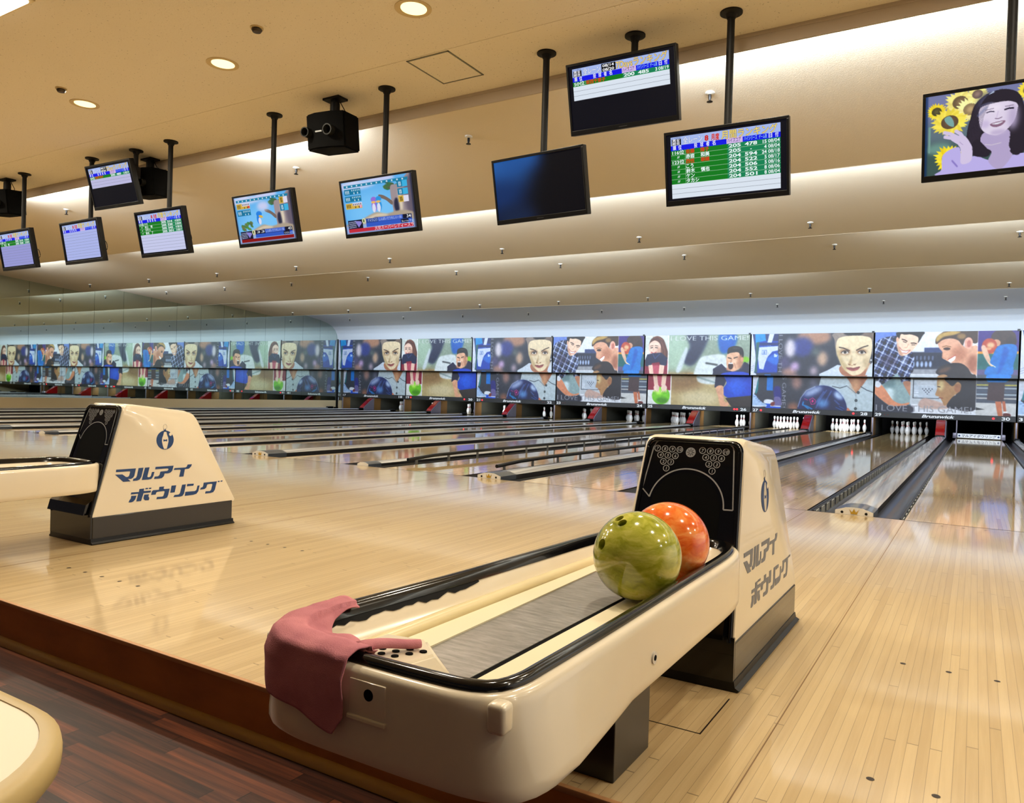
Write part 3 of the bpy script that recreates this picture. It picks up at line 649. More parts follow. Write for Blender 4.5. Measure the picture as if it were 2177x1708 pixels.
    c.line([(890, 1120), (880, 1160), (950, 1180), (1020, 1216)], 22, (30, 132, 190)); c.line([(915, 1180), (970, 1216)], 16, (30, 132, 190)); c.line([(1370, 1180), (1490, 1230)], 8, (60, 120, 190)); c.line([(1420, 1166), (1490, 1196)], 8, (60, 120, 190))
    c.poly([(1540, 1180), (1580, 1215), (1600, 1225), (1530, 1225)], (206, 130, 100)); return c.out(1)
def poster_b():
    c = Cv(22, 62, 622, 464, 300, 200, (150, 164, 148))
    c.rect(160, 280, 640, 480, (190, 172, 128)); c.ell(240, 330, 110, 60, (150, 120, 80), blur=50); c.ell(330, 420, 120, 40, (216, 204, 170), blur=50); c.ell(210, 170, 80, 110, (176, 196, 176), blur=60)
    c.poly([(272, 62), (385, 62), (380, 120), (330, 215), (290, 240), (250, 210), (290, 130)], (46, 54, 86), blur=18); c.poly([(262, 140), (275, 160), (240, 270), (212, 268)], (206, 214, 216), blur=10)
    c.poly([(455, 62), (545, 62), (540, 130), (490, 170), (458, 150)], (26, 104, 184), blur=14); c.ell(600, 205, 20, 16, (140, 200, 40), blur=8)
    c.poly([(345, 205), (400, 180), (480, 178), (505, 230), (470, 330), (320, 325)], (214, 220, 220), blur=8); c.line([(385, 225), (445, 235)], 10, (80, 86, 90), blur=6); c.line([(318, 300), (470, 345)], 10, (160, 176, 176), blur=6)
    # shouting man
    c.poly([(425, 285), (424, 258), (470, 228), (512, 268), (565, 264), (596, 216), (622, 232), (622, 290)], (34, 34, 74), smooth=False); c.poly([(424, 280), (500, 280), (470, 350), (418, 358)], (30, 32, 68), smooth=False)
    c.poly([(476, 282), (622, 282), (622, 396), (580, 416), (490, 412), (464, 372), (486, 330)], (24, 78, 192)); c.ell(540, 350, 50, 50, (40, 104, 216), blur=30)
    c.poly([(426, 356), (466, 350), (474, 430), (500, 440), (496, 460), (456, 462), (440, 410)], (224, 176, 146)); c.poly([(480, 416), (622, 398), (622, 464), (516, 464)], (58, 48, 50), smooth=False)
    c.poly([(504, 168), (560, 160), (586, 190), (578, 240), (548, 268), (516, 266), (498, 232)], (228, 184, 154)); c.poly([(502, 172), (506, 140), (540, 128), (578, 138), (590, 170), (586, 196), (572, 190), (562, 164), (520, 166)], (30, 26, 28))
    c.ell(572, 216, 14, 40, (190, 140, 112), blur=14); c.ell(510, 258, 14, 9, (196, 146, 120), blur=8); c.ell(540, 214, 12, 12, (240, 204, 176), blur=10); c.line([(540, 224), (548, 250)], 4, (190, 140, 116), blur=4); c.ell(550, 140, 24, 6, (66, 58, 58), blur=6)
    c.ell(521, 240, 14, 20, (64, 22, 22)); c.rect(510, 222, 532, 229, (240, 240, 240)); c.line([(506, 194), (522, 198)], 5, (40, 28, 24)); c.line([(538, 196), (556, 190)], 5, (40, 28, 24)); c.line([(526, 200), (522, 218)], 4, (190, 140, 112)); c.ell(582, 204, 8, 14, (216, 164, 136))
    c.text('I LOVE THIS GAME!', 176, 612, 94, 26, (206, 210, 206))
    # girl
    c.rect(22, 62, 165, 464, (226, 228, 226)); c.rect(22, 66, 165, 150, (210, 214, 206)); c.rect(22, 208, 165, 380, (148, 34, 66)); c.poly([(60, 250), (120, 250), (110, 350), (75, 350)], (190, 90, 110), blur=10)
    c.poly([(44, 130), (56, 86), (92, 66), (130, 84), (150, 130), (166, 190), (140, 216), (118, 180), (108, 112), (70, 100)], (104, 62, 50)); c.poly([(48, 112), (80, 92), (112, 112), (116, 150), (94, 184), (64, 182), (46, 150)], (238, 208, 190))
    c.ell(106, 158, 14, 28, (208, 168, 148), blur=16); c.ell(66, 170, 14, 8, (226, 180, 166), blur=10); c.line([(52, 126), (70, 122)], 3, (96, 64, 52)); c.line([(82, 122), (100, 125)], 3, (96, 64, 52)); c.line([(120, 100), (140, 150), (146, 200)], 5, (136, 86, 66), blur=5); c.line([(70, 74), (100, 70), (124, 90)], 5, (136, 86, 66), blur=5)
    c.line([(56, 136), (68, 134)], 5, (50, 36, 34)); c.line([(84, 134), (98, 136)], 4, (50, 36, 34)); c.line([(60, 162), (74, 170), (90, 162)], 5, (180, 80, 80)); c.line([(74, 140), (70, 152)], 3, (206, 166, 146))
    c.poly([(24, 210), (36, 176), (70, 168), (120, 164), (158, 196), (154, 240), (122, 244), (110, 220), (66, 226), (58, 248), (26, 244)], (30, 42, 82), smooth=False); c.line([(70, 172), (84, 200), (112, 172)], 4, (70, 90, 140))
    c.poly([(44, 240), (70, 236), (86, 352), (62, 356)], (236, 206, 188), smooth=False); c.poly([(112, 236), (142, 240), (130, 352), (104, 354)], (236, 206, 188), smooth=False)
    c.ell(104, 412, 54, 52, (126, 200, 40)); c.ell(90, 390, 22, 18, (190, 236, 110), blur=16); c.ell(112, 440, 36, 18, (84, 150, 24), blur=14); c.ell(76, 366, 18, 18, (236, 210, 196)); c.ell(122, 366, 18, 18, (236, 210, 196))
    for x in (64, 76, 88, 112, 124, 136): c.line([(x, 368), (x - 2, 390)], 6, (236, 210, 196))
    c.rect(160, 62, 166, 464, (236, 236, 232)); return c.out(1)
def poster_c():
    c = Cv(125, 98, 2090, 1262, 330, 200, (226, 228, 234))
    c.rect(125, 98, 480, 260, (116, 142, 206), blur=40); c.rect(640, 396, 1200, 700, (52, 58, 78), blur=20); c.rect(840, 330, 1100, 400, (70, 86, 130), blur=14)
    for k in range(5): c.ell(690 + k * 60, 570, 20, 44, (176, 192, 220), blur=16); c.ell(740 + k * 55, 480, 14, 34, (110, 120, 146), blur=12)
    c.rect(620, 640, 1100, 712, (160, 162, 168), blur=16)
    pl = np.zeros(c.a.shape) + (92, 108, 156)
    u = (c.X * .9 + c.Y * .42) % 110; v = (c.Y * .9 - c.X * .42) % 104
    for m, k in ((u < 34, (34, 38, 66)), (v < 30, (36, 42, 74)), ((u > 52) & (u < 66), (206, 214, 232)), ((v > 50) & (v < 62), (200, 208, 228)), ((u > 84) & (u < 90), (40, 46, 80)), ((v > 80) & (v < 85), (40, 46, 80)), ((u < 34) & (v < 30), (16, 18, 36))): pl[m] = k
    for p in ([(125, 330), (200, 200), (300, 172), (440, 160), (470, 300), (500, 440), (640, 380), (700, 450), (690, 560), (640, 712), (125, 712)], [(140, 716), (440, 716), (330, 790), (220, 860), (150, 836)], [(490, 716), (650, 716), (640, 812), (524, 822), (500, 760)]):
        m = c.pm(p); c.put(m, pl)
    c.ell(330, 520, 120, 90, (60, 50, 80), blur=60, al=.5); c.ell(560, 520, 60, 60, (230, 234, 244), blur=40, al=.35)
    # man in a plaid shirt
    c.poly([(456, 180), (470, 130), (620, 120), (750, 160), (762, 240), (716, 320), (640, 404), (560, 446), (500, 440), (462, 360), (446, 280)], (240, 210, 186)); c.poly([(446, 260), (462, 360), (500, 440), (540, 440), (490, 330)], (206, 164, 140), blur=24)
    c.poly([(436, 150), (470, 98), (815, 98), (800, 170), (746, 262), (748, 180), (640, 136), (560, 140), (500, 130), (474, 200)], (38, 30, 30)); c.line([(520, 206), (556, 216), (590, 236)], 14, (66, 46, 40)); c.line([(650, 262), (690, 262), (724, 272)], 14, (66, 46, 40)); c.line([(536, 240), (580, 254)], 10, (60, 44, 40)); c.line([(660, 288), (704, 288)], 10, (60, 44, 40))
    c.poly([(486, 322), (520, 366), (580, 378), (640, 366), (590, 410), (530, 400)], (246, 246, 244)); c.line([(486, 322), (520, 366), (580, 378), (640, 364)], 7, (176, 90, 86)); c.line([(530, 404), (590, 412), (640, 368)], 9, (200, 110, 104)); c.line([(610, 280), (590, 330), (560, 326)], 9, (206, 160, 136)); c.ell(452, 210, 20, 40, (226, 184, 160))
    # smiling man at the right
    c.poly([(1020, 240), (1100, 214), (1260, 206), (1350, 290), (1420, 340), (1562, 320), (1562, 712), (1420, 600), (1310, 560), (1200, 542), (1140, 510), (1086, 474), (1094, 400), (1046, 340)], (226, 178, 150)); c.ell(1320, 420, 110, 110, (196, 140, 112), blur=80); c.ell(1500, 560, 70, 130, (176, 120, 96), blur=60)
    c.poly([(988, 250), (1000, 190), (1060, 130), (1150, 98), (1562, 98), (1562, 250), (1500, 270), (1440, 190), (1390, 220), (1360, 300), (1300, 230), (1200, 200), (1090, 220), (1010, 280)], (84, 62, 46)); c.poly([(1000, 190), (1060, 130), (1200, 98), (1330, 110), (1240, 150), (1100, 180), (1010, 250)], (190, 160, 96), blur=20); c.ell(1340, 170, 60, 40, (150, 120, 76), blur=24)
    c.ell(1440, 270, 56, 82, (232, 178, 158)); c.ell(1444, 276, 28, 50, (196, 126, 112), blur=14); c.ell(1150, 348, 48, 20, (80, 56, 46)); c.line([(1090, 322), (1140, 306), (1200, 320)], 14, (150, 110, 76)); c.poly([(1176, 512), (1220, 480), (1268, 446), (1262, 500), (1206, 540)], (246, 246, 244)); c.line([(1170, 500), (1220, 470), (1272, 440)], 10, (190, 96, 84)); c.line([(1094, 400), (1090, 470), (1140, 490)], 10, (200, 146, 118))
    # lower half
    c.rect(125, 716, 660, 1262, (150, 172, 174)); c.ell(340, 1000, 70, 130, (206, 220, 222), blur=60); c.rect(250, 760, 420, 900, (120, 146, 150), blur=40); c.poly([(125, 1000), (340, 1150), (660, 1150), (660, 1262), (125, 1262)], (46, 50, 70), blur=26)
    for p in ([(140, 716), (440, 716), (330, 790), (220, 860), (150, 836)], [(490, 716), (650, 716), (640, 812), (524, 822), (500, 760)]): c.put(c.pm(p), pl)
    c.poly([(125, 880), (220, 862), (300, 950), (400, 1080), (520, 1130), (640, 1110), (600, 1150), (400, 1170), (300, 1130), (125, 990)], (214, 150, 116)); c.poly([(540, 820), (640, 806), (660, 900), (660, 1020), (620, 970)], (190, 140, 112)); c.poly([(150, 800), (220, 850), (180, 900), (130, 880)], (220, 224, 232))
    c.rect(650, 726, 1110, 1130, (196, 202, 208)); c.rect(686, 766, 1060, 1048, (60, 66, 76)); c.rect(696, 776, 1060, 1038, (190, 198, 208))
    for k in range(4): c.line([(716 + 16 * k, 800 + 20 * k), (1010 - 10 * k, 800 + 20 * k)], 7, (226, 230, 236))
    for r in range(4):
        for q in range(4 - r): c.ell(826 + q * 44 + r * 22, 908 + r * 24, 9, 7, (60, 64, 84))
    for y in (930, 960, 1000): c.line([(708, y), (766, y)], 9, (224, 228, 234))
    c.poly([(780, 1100), (850, 1040), (960, 1060), (1100, 1100), (1240, 1150), (1100, 1190), (800, 1180)], (196, 170, 160), blur=20)
    c.poly([(1010, 690), (1060, 610), (1160, 566), (1260, 548), (1360, 560), (1440, 620), (1490, 700), (1562, 760), (1562, 1180), (1240, 1180), (1180, 1130), (1290, 980), (1100, 760)], (52, 44, 50)); c.ell(1130, 650, 90, 34, (104, 76, 62), blur=30, rot=-.4)
    c.poly([(1040, 740), (1140, 716), (1250, 800), (1340, 800), (1356, 880), (1320, 950), (1250, 1010), (1200, 1090), (1140, 1140), (1104, 1080), (1062, 1016), (1006, 992), (1030, 900), (1024, 830)], (176, 138, 98)); c.ell(1080, 850, 44, 80, (206, 186, 140), blur=40); c.ell(1310, 890, 44, 62, (166, 118, 84)); c.poly([(1130, 760), (1250, 740), (1400, 800), (1500, 760), (1562, 900), (1562, 1180), (1250, 1180), (1170, 1140), (1250, 1010), (1350, 960), (1370, 860), (1310, 800), (1240, 860), (1180, 820)], (44, 42, 54)); c.line([(1036, 870), (1070, 876)], 12, (60, 44, 36)); c.line([(1060, 1030), (1110, 1036)], 12, (140, 80, 66))
    c.text('I LOVE THIS GAME!', 150, 1510, 1240, 92, (158, 160, 168))
    # boy with a ball
    c.rect(1562, 98, 2090, 390, (74, 52, 134)); c.rect(1562, 386, 2090, 424, (222, 154, 46)); c.rect(1562, 420, 2090, 640, (30, 112, 112)); c.rect(1562, 640, 2090, 716, (104, 96, 136)); c.rect(1562, 716, 2090, 1262, (84, 92, 108))
    for y, k in ((790, (110, 116, 128)), (836, (206, 196, 96)), (880, (170, 178, 186)), (924, (84, 96, 116)), (968, (178, 190, 198)), (1020, (196, 192, 188))): c.rect(1562, y - 9, 2090, y + 9, k)
    c.rect(1562, 1085, 2090, 1262, (206, 206, 206)); c.poly([(1562, 1150), (1680, 1176), (1562, 1190)], (40, 42, 48), smooth=False)
    c.ell(1890, 190, 158, 112, (78, 58, 52)); c.ell(1990, 250, 70, 70, (66, 48, 44), blur=20); c.ell(1800, 270, 56, 50, (206, 160, 130)); c.ell(1712, 312, 98, 108, (186, 84, 58)); c.ell(1730, 300, 50, 40, (226, 190, 150), blur=30); c.ell(1690, 350, 50, 20, (226, 170, 130), blur=14)
    c.poly([(1606, 330), (1650, 300), (1700, 400), (1740, 520), (1770, 590), (1726, 580), (1650, 460)], (226, 190, 166)); c.poly([(1812, 330), (1900, 288), (2040, 296), (2070, 390), (2030, 560), (2000, 716), (1680, 716), (1700, 600), (1790, 600), (1730, 540), (1760, 440)], (40, 130, 200)); c.poly([(1900, 340), (1960, 400), (1880, 640), (1830, 690)], (24, 108, 190), blur=30); c.poly([(1704, 716), (2000, 716), (1950, 790), (1850, 816), (1720, 800)], (40, 140, 216)); c.line([(1730, 560), (1800, 604)], 12, (236, 220, 200))
    c.poly([(1722, 800), (1934, 800), (1926, 1062), (1708, 1046)], (78, 56, 62), smooth=False); c.poly([(1816, 1062), (1896, 1062), (1918, 1262), (1858, 1262)], (196, 124, 90), smooth=False); c.poly([(1906, 1056), (1946, 1056), (1966, 1200), (1930, 1204)], (186, 114, 84), smooth=False); c.rect(1930, 1196, 1980, 1222, (230, 232, 234)); c.poly([(1936, 1222), (2010, 1226), (2020, 1262), (1930, 1262)], (110, 44, 42))
    c.rect(1558, 98, 1566, 1262, (230, 232, 236), al=.6); return c.out(1)
POST = {'a': poster_a(), 'b': poster_b(), 'c': poster_c()}
PDESC = {'a': 'a woman behind a navy ball', 'b': 'a girl and a shouting man', 'c': 'a plaid-shirted man and a boy'}
ZT, ZS, ZB, ZM = 2.909, 0.648, 0.492, 1.634
PW = P - 0.03
pic = {}
for k, im in POST.items():
    cut = int(round((ZT - ZM) / (ZT - ZS) * im.shape[0]))
    pic[k] = (picture_mesh('picture', im[:cut + 1], lambda u, v: ((u - .5) * (PW - .02), 0, ZT - .012 + v * (ZM + .01 - ZT + .012))),
              picture_mesh('picture', im[cut:], lambda u, v: ((u - .5) * (PW - .02), 0, ZM - .012 + v * (ZS - ZM + .012))))
    for q in pic[k]: q.materials.append(M_POSTER)
LIT = {18: '', 19: 'l', 20: 'l', 21: 'l', 26: 'lr', 27: 'l', 28: 'l', 30: 'l'}
for n, k in zip(range(17, 35, 2), 'abacbacab'):
    xc = lane_x(n) + LANE_C
    num = 'lanes %d and %d' % (n, n + 1) if n < 31 else ('the lane right of lane 30' if n < 32 else 'the lanes beyond the right edge')
    root = empty('masking_unit', (xc, YL, 0), 'masking panel over %s with %s' % (num, PDESC[k]), 'masking unit', 'masking panels over the pin decks')
    b = MB(); b.box(-PW / 2, PW / 2, YU - YL, YU - YL + 0.05, ZM, ZT, 0.004); b.box(-PW / 2, PW / 2, YU - YL + .03, 0.0, ZM, ZM + .03); up_ = b.build('upper_panel', M_STRIP, root)
    o = bpy.data.objects.new('picture', pic[k][0]); COL.objects.link(o); o.parent = up_; o.location.y = YU - YL - .002
    b = MB(); b.box(-PW / 2, PW / 2, 0.0, 0.05, ZS, ZM + .03, 0.004); lo_ = b.build('lower_panel', M_STRIP, root)
    o = bpy.data.objects.new('picture', pic[k][1]); COL.objects.link(o); o.parent = lo_; o.location.y = -.002
    b = MB(); b.box(-PW / 2, PW / 2, -0.03, 0.05, ZB, ZS, 0.006); b.box(-PW / 2, PW / 2, 0.0, 0.05, ZB - .0, ZB + .01); st_ = b.build('number_strip', M_STRIP, root)
    b = MB(); b.box(PW / 2 - 0.05, PW / 2 + 0.012, YU - YL - .02, YU - YL, ZT - .03, ZT + .03); b.build('corner_clip', M_STRIP, root)
    tx = [fit_text(str(n), -PW / 2 + .035, -PW / 2 + .20, .532, .084, .03), fit_text('Brunswick', -.49, .29, .532, .080, .035, .28)]
    if 1: tx.append(fit_text(str(n + 1), PW / 2 - .32, PW / 2 - .13, .532, .084, .03))
    tris_obj('lettering', np.concatenate(tx), lambda u, v: (u, -0.0325, v), M_PRINT, st_)
    for ln, xs in ((n, (-PW / 2 + .285, -PW / 2 + .37)), (n + 1, (PW / 2 - .505, PW / 2 - .42))):
        for q, x in enumerate(xs):
            on = ('l' in LIT.get(ln, '') and q == 0) or ('r' in LIT.get(ln, '') and q == 1)
            b = MB(); b.sphere((x, -.03, .572), .032 if on else .016, (1, .4, .9), 14, 8); ob = b.build('indicator_lamp', M_LED if on else M_LEDO, st_, smooth=60)
            ob['label'] = 'lit red indicator lamp' if on else 'unlit dark red indicator lamp'

# ------------------------------------------------------------------ ball return machines
GLYPHS = [[(-975,3968),(189,3962),(88,3556),(22,3454),(-108,3388),(-301,3404),(-142,3254),(-573,3260),(-1040,3697),(-617,3677),(-412,3519),(-284,3518),(-219,3580),(-153,3788),(-185,3827),(-992,3834)],[(353,3966),(650,3970),(513,3461),(413,3315),(248,3261),(-6,3264),(37,3392),(119,3394),(201,3440),(251,3543)],[(750,3963),(1025,3966),(879,3448),(912,3399),(1013,3397),(1098,3446),(1178,3684),(1328,3679),(1251,3434),(1130,3288),(945,3265),(538,3274)],[(1409,3962),(2575,3957),(2472,3659),(2346,3556),(2187,3527),(1976,3536),(1922,3382),(1799,3281),(1626,3263),(1300,3268),(1346,3402),(1558,3404),(1645,3466),(1716,3666),(2153,3676),(2231,3740),(2225,3805),(2154,3825),(1374,3826)],[(2634,3808),(3379,3796),(3472,3848),(3511,3960),(3816,3963),(3751,3829),(3601,3708),(3323,3695),(3227,3263),(2935,3270),(3048,3666),(2976,3694),(2586,3699)],[(391,2769),(689,2773),(645,2662),(688,2627),(1107,2619),(1072,2507),(637,2508),(484,2077),(189,2083),(314,2509),(-142,2508),(-99,2620),(357,2606)],[(-100,2428),(208,2412),(125,2206),(10,2096),(-120,2064),(-271,2075),(-215,2196),(-144,2265)],[(686,2420),(977,2413),(936,2308),(995,2184),(951,2074),(733,2087),(641,2168),(635,2261)],[(773,2790),(923,2785),(906,2715),(745,2721)],[(991,2785),(1126,2782),(1108,2712),(973,2715)],[(1639,2780),(1951,2777),(1898,2661),(1967,2623),(2301,2618),(2192,2246),(2120,2110),(1962,2063),(1436,2079),(1478,2207),(1824,2197),(1894,2244),(1976,2473),(1914,2511),(1498,2503),(1429,2463),(1394,2356),(1105,2360),(1158,2567),(1243,2622),(1602,2613)],[(2427,2782),(2731,2778),(2619,2364),(2327,2366)],[(3130,2775),(3387,2778),(3253,2238),(3142,2103),(2959,2073),(2538,2090),(2618,2210),(2888,2209),(2979,2281)],[(3480,2787),(3935,2770),(3896,2652),(3449,2649)],[(3346,2326),(3998,2313),(4112,2369),(4190,2626),(4335,2629),(4244,2290),(4109,2138),(3882,2094),(3299,2087)],[(4632,2770),(5587,2773),(5429,2262),(5309,2122),(5111,2083),(4721,2088),(4762,2224),(5074,2211),(5161,2287),(5255,2598),(5204,2647),(4922,2651),(4863,2616),(4803,2438),(4667,2367),(4367,2361),(4425,2482),(4533,2495),(4592,2573)],[(5667,2790),(5795,2789),(5774,2713),(5646,2717)],[(5876,2793),(6018,2795),(5989,2722),(5855,2723)]]
def wtop(z): return .205 - (z - .145) / .615 * .033
CXH = -0.014
RIM = [(.205, -5.47), (.207, -5.25), (.206, -5.03), (.203, -4.7), (.199, -4.40), (.178, -4.27), (.13, -4.20), (.05, -4.185), (-.05, -4.185), (-.15, -4.20), (-.205, -4.27), (-.226, -4.42),
       (-.245, -4.75), (-.262, -5.05), (-.280, -5.25), (-.294, -5.40), (-.296, -5.47), (-.286, -5.54), (-.25, -5.595), (-.18, -5.618), (-.04, -5.620), (.08, -5.618), (.15, -5.612), (.187, -5.592), (.203, -5.545)]
RIM = resample([tuple(p) for p in catmull(RIM, 6)], 180)
def offset(loop, d):
    n = len(loop); out = []
    for i in range(n):
        t = np.array(loop[(i + 2) % n]) - np.array(loop[i - 2]); t = t / np.linalg.norm(t)
        out.append((loop[i][0] + t[1] * d * SGN, loop[i][1] - t[0] * d * SGN))
    return out
_ar = sum(RIM[i - 1][0] * RIM[i][1] - RIM[i][0] * RIM[i - 1][1] for i in range(len(RIM)))
SGN = 1 if _ar > 0 else -1
def ring(d, z):
    out = []
    for x, y in offset(RIM, d):      # the outer flank flares towards its foot near the front corners
        k = min(1, max(0, (-5.15 - y) / .3)) * min(1, max(0, (.43 - z) / .14)) * (1 if d > 0 else 0)
        out.append((x + k * (.032 * min(1, max(0, (x - .08) / .12)) - .012 * min(1, max(0, (-x - .2) / .06))), y, z))
    return out
HS = Vector((0, .185, .615)).normalized(); HN = Vector((0, -.615, .185)).normalized()
def hface(u, s, d=0.0):
    p = Vector((u, -4.235, .145)) + HS * s + HN * d; return (p.x, p.y, p.z)
def rrect(x0, x1, y0, y1, r, n=5, bot=True):
    out = []
    for cx, cy, a0, on in ((x1 - r, y1 - r, 0, 1), (x0 + r, y1 - r, 90, 1), (x0 + r, y0 + r, 180, bot), (x1 - r, y0 + r, 270, bot)):
        if on: out += [(cx + r * math.cos(math.radians(a0 + 90 * k / n)), cy + r * math.sin(math.radians(a0 + 90 * k / n))) for k in range(n + 1)]
        else: out.append((x0 if cx < (x0 + x1) / 2 else x1, y0))
    return out
def stroke(path, w):
    """flat ribbon triangles along a 2-D polyline"""
    p = np.array(path, float); t = np.gradient(p, axis=0); t /= np.linalg.norm(t, axis=1)[:, None] + 1e-9; nn = np.stack([-t[:, 1], t[:, 0]], 1) * w / 2
    a, b = p + nn, p - nn; tr = []
    for i in range(len(p) - 1): tr += [(a[i], b[i], b[i + 1]), (a[i], b[i + 1], a[i + 1])]
    return np.array(tr)
def circ(cx, cy, r, n=24): return [(cx + r * math.cos(2 * PI * k / n), cy + r * math.sin(2 * PI * k / n)) for k in range(n + 1)]
def fan(poly):
    c = np.mean(np.array(poly), 0); q = [np.array(p) for p in poly]
    return np.array([(c, q[i], q[(i + 1) % len(q)]) for i in range(len(q))])
def machine(X, label, text_mat):
    root = empty('ball_return', (X, -4.2, 0), label, 'ball return', 'ball return machines on the approach')
    inv = Matrix.Translation((0, 4.2, 0))
    def part(b, name, m, parent=None, smooth=None, lab=None, fix=True):
        bmesh.ops.transform(b.bm, matrix=inv, verts=b.bm.verts[:]) if parent in (None, root) else bmesh.ops.transform(b.bm, matrix=inv, verts=b.bm.verts[:])
        o = b.build(name, m, parent or root, smooth, fix)
        if lab: o['label'] = lab
        return o
    pl = lambda f: (lambda u, v: (lambda p: (p[0], p[1] + 4.2, p[2]))(f(u, v)))
    # base and plinth
    b = MB(); b.box(-.205, .195, -4.235, -3.33, 0.0, 0.148, .004); part(b, 'base', mat('base_bronze', (22, 17, 12), 0.25, 0.0, coat=0.4))
    b = MB(); b.prism([(-.215, 0), (-.222, .006), (-.21, .014), (-.207, .032), (.197, .032), (.20, .014), (.214, .006), (.207, 0)], lambda x, z: (x, -4.243, z), lambda x, z: (x, -3.322, z)); part(b, 'skirting', M_BLK, lab='black rubber skirting around the base')
    # hood shell
    prof = [(-4.235, .145), (-4.065, .712), (-4.054, .742), (-4.030, .760), (-3.985, .760), (-3.65, .722), (-3.60, .706), (-3.572, .672), (-3.31, .155), (-3.315, .143)]
    b = MB(); rr = []
    for fx in (-1, -.96, -.85, -.5, 0, .5, .85, .96, 1):
        sh = {1: .022, .96: .008, .85: 0.001}.get(abs(fx), 0.0); row = []
        for y, z in prof:
            ww = wtop(z); k = max(0, min(1, (z - .5) / .22)); dz = sh * k
            yy = y + (.4 * sh if y < -3.8 else -.5 * sh) * k
            row.append((CXH + fx * ww, yy, z - dz))
        rr.append(row)
    b.loops(rr, True, True, True); shell = part(b, 'hood', M_CREAM, smooth=38)
    # black front
    def fw_(s): return wtop(.145 + s * HS.z)
    poly = [(CXH + (fw_(y) - (.003 if x > 0 else .016)) * (1 if x > 0 else -1) * (abs(x) / .16), y) for x, y in rrect(-.16, .16, .0, .632, .03, 5, False)]
    b = MB(); b.prism(poly, lambda u, s: hface(u, s, .001), lambda u, s: hface(u, s, .010)); fr = part(b, 'front_panel', M_BLKG, smooth=30)
    b = MB(); pp = [(x * .965 + CXH * .035, .01 + y * .985) for x, y in poly]; pp = pp[6 + 5:] + pp[:6 + 5]; pp = pp[1:] + pp[:1]
    edge = [poly[-1]] + poly[:-1]
    b.tube([hface(CXH + (x - CXH) * .955, y * .985, .011) for x, y in edge], .0075, 8); part(b, 'bezel', M_BLKG, smooth=60)
    # printed front graphics
    tr = []
    fr_path = [(.145 + CXH + .015, .405), (.129 + .0, .598)] + [(.1115 + .016 * math.cos(a), .600 + .018 * math.sin(a)) for a in np.linspace(.2, PI / 2, 6)] + [(-.128 - .014 * math.sin(a) + .0, .600 + .018 * math.cos(a)) for a in np.linspace(0, PI / 2 - .2, 6)] + [(-.146, .595), (-.167, .45)]
    tr.append(stroke(fr_path, .0042))
    arc = [(-.013 + .1285 * math.sin(a) * (1 if a > 0 else .98), .404 + .124 * math.cos(a)) for a in np.linspace(-1.42, PI / 2, 40)]
    tr.append(stroke([(-.167, .45), arc[0]], .004)); tr.append(stroke(arc, .0046)); tr.append(stroke([arc[-1], (.146, .405)], .0046))
    for ox, sg in ((-.1315, 1), (.0251, 1)):
        for r, nums in enumerate((('7', '8', '9', '10'), ('4', '5', '6'), ('2', '3'), ('1',))):
            for q, s in enumerate(nums):
                cx = ox + q * .0262 + r * .0132; cy = .592 - r * .0224 + (.002 if ox > 0 else 0)
                tr.append(stroke(circ(cx, cy, .0102), .0026)); tr.append(fit_text(s, cx - .0066, cx + .0066, cy - .0052, .0104, .03, .12, 'fit' if s == '10' else 'mid'))
    disc = circ(-.0143, .585, .0168)[:-1]; tr.append(fan(disc))
    T = np.concatenate(tr); tris_obj('front_print', T, pl(lambda u, s: hface(u, s, .0108)), M_GREYP, fr)
    sp = np.concatenate([stroke([(-.0143 + .004 * math.cos(a), .585 + .004 * math.sin(a)), (-.0143 + .013 * math.cos(a), .585 + .013 * math.sin(a))], .0016) for a in np.linspace(0, 2 * PI, 9)[:-1]])
    tris_obj('vent_slots', sp, pl(lambda u, s: hface(u, s, .0114)), M_BLK, fr)
    # ball opening: a rounded recess under the arch line
    b = MB(); b.prism([(-.013 + .118 * math.sin(a), .395 + .118 * math.cos(a)) for a in np.linspace(-PI / 2, PI / 2, 24)] + [(.105, .24), (-.131, .24)], lambda u, s: hface(u, s, .0102), lambda u, s: hface(u, s, .0106)); part(b, 'ball_opening', M_BLACK, fr)
    # side decals, both flanks
    for sd in (1,):
        def place(y, z, d=.0009): return (CXH + sd * (wtop(z) + d), y - 4 + 4.2, z)
        b = MB()
        for g in GLYPHS: b.prism([(a * 1e-4, c * 1e-4) for a, c in g], lambda y, z: place(y, z, -.002), lambda y, z: place(y, z))
        o = b.build('lettering', text_mat, shell)
        cx, cz, r = .2035, .5503, .056
        b = MB(); b.prism(circ(cx, cz, r, 32)[:-1], lambda y, z: place(y, z, -.002), lambda y, z: place(y, z, .0006))
        b.prism([(cx - .010, cz + .066), (cx - .003, cz + .058), (cx + .003, cz + .068), (cx + .008, cz + .052), (cx - .006, cz + .050)], lambda y, z: place(y, z, -.002), lambda y, z: place(y, z, .0006)); lg = b.build('ball_emblem', M_BLUE, shell)
        pin = [(-.007, .048), (.008, .048), (.012, .030), (.0195, .012), (.021, -.010), (.014, -.036), (.009, -.052), (-.008, -.052), (-.015, -.036), (-.021, -.010), (-.0195, .012), (-.012, .030)]
        b = MB(); b.prism([(cx + a, cz + c) for a, c in pin], lambda y, z: place(y, z, -.001), lambda y, z: place(y, z, .0010)); b.prism(circ(cx + .035, cz + .033, .0098, 16)[:-1], lambda y, z: place(y, z, -.001), lambda y, z: place(y, z, .0010)); b.build('pin_shape', M_CREAM, lg)
        b = MB(); b.prism([(cx - .012, cz + .005), (cx, cz + .001), (cx + .012, cz + .005), (cx + .012, cz - .009), (cx, cz - .006), (cx - .012, cz - .009)], lambda y, z: place(y, z, -.001), lambda y, z: place(y, z, .0014)); b.build('bow', M_BLUE, lg)
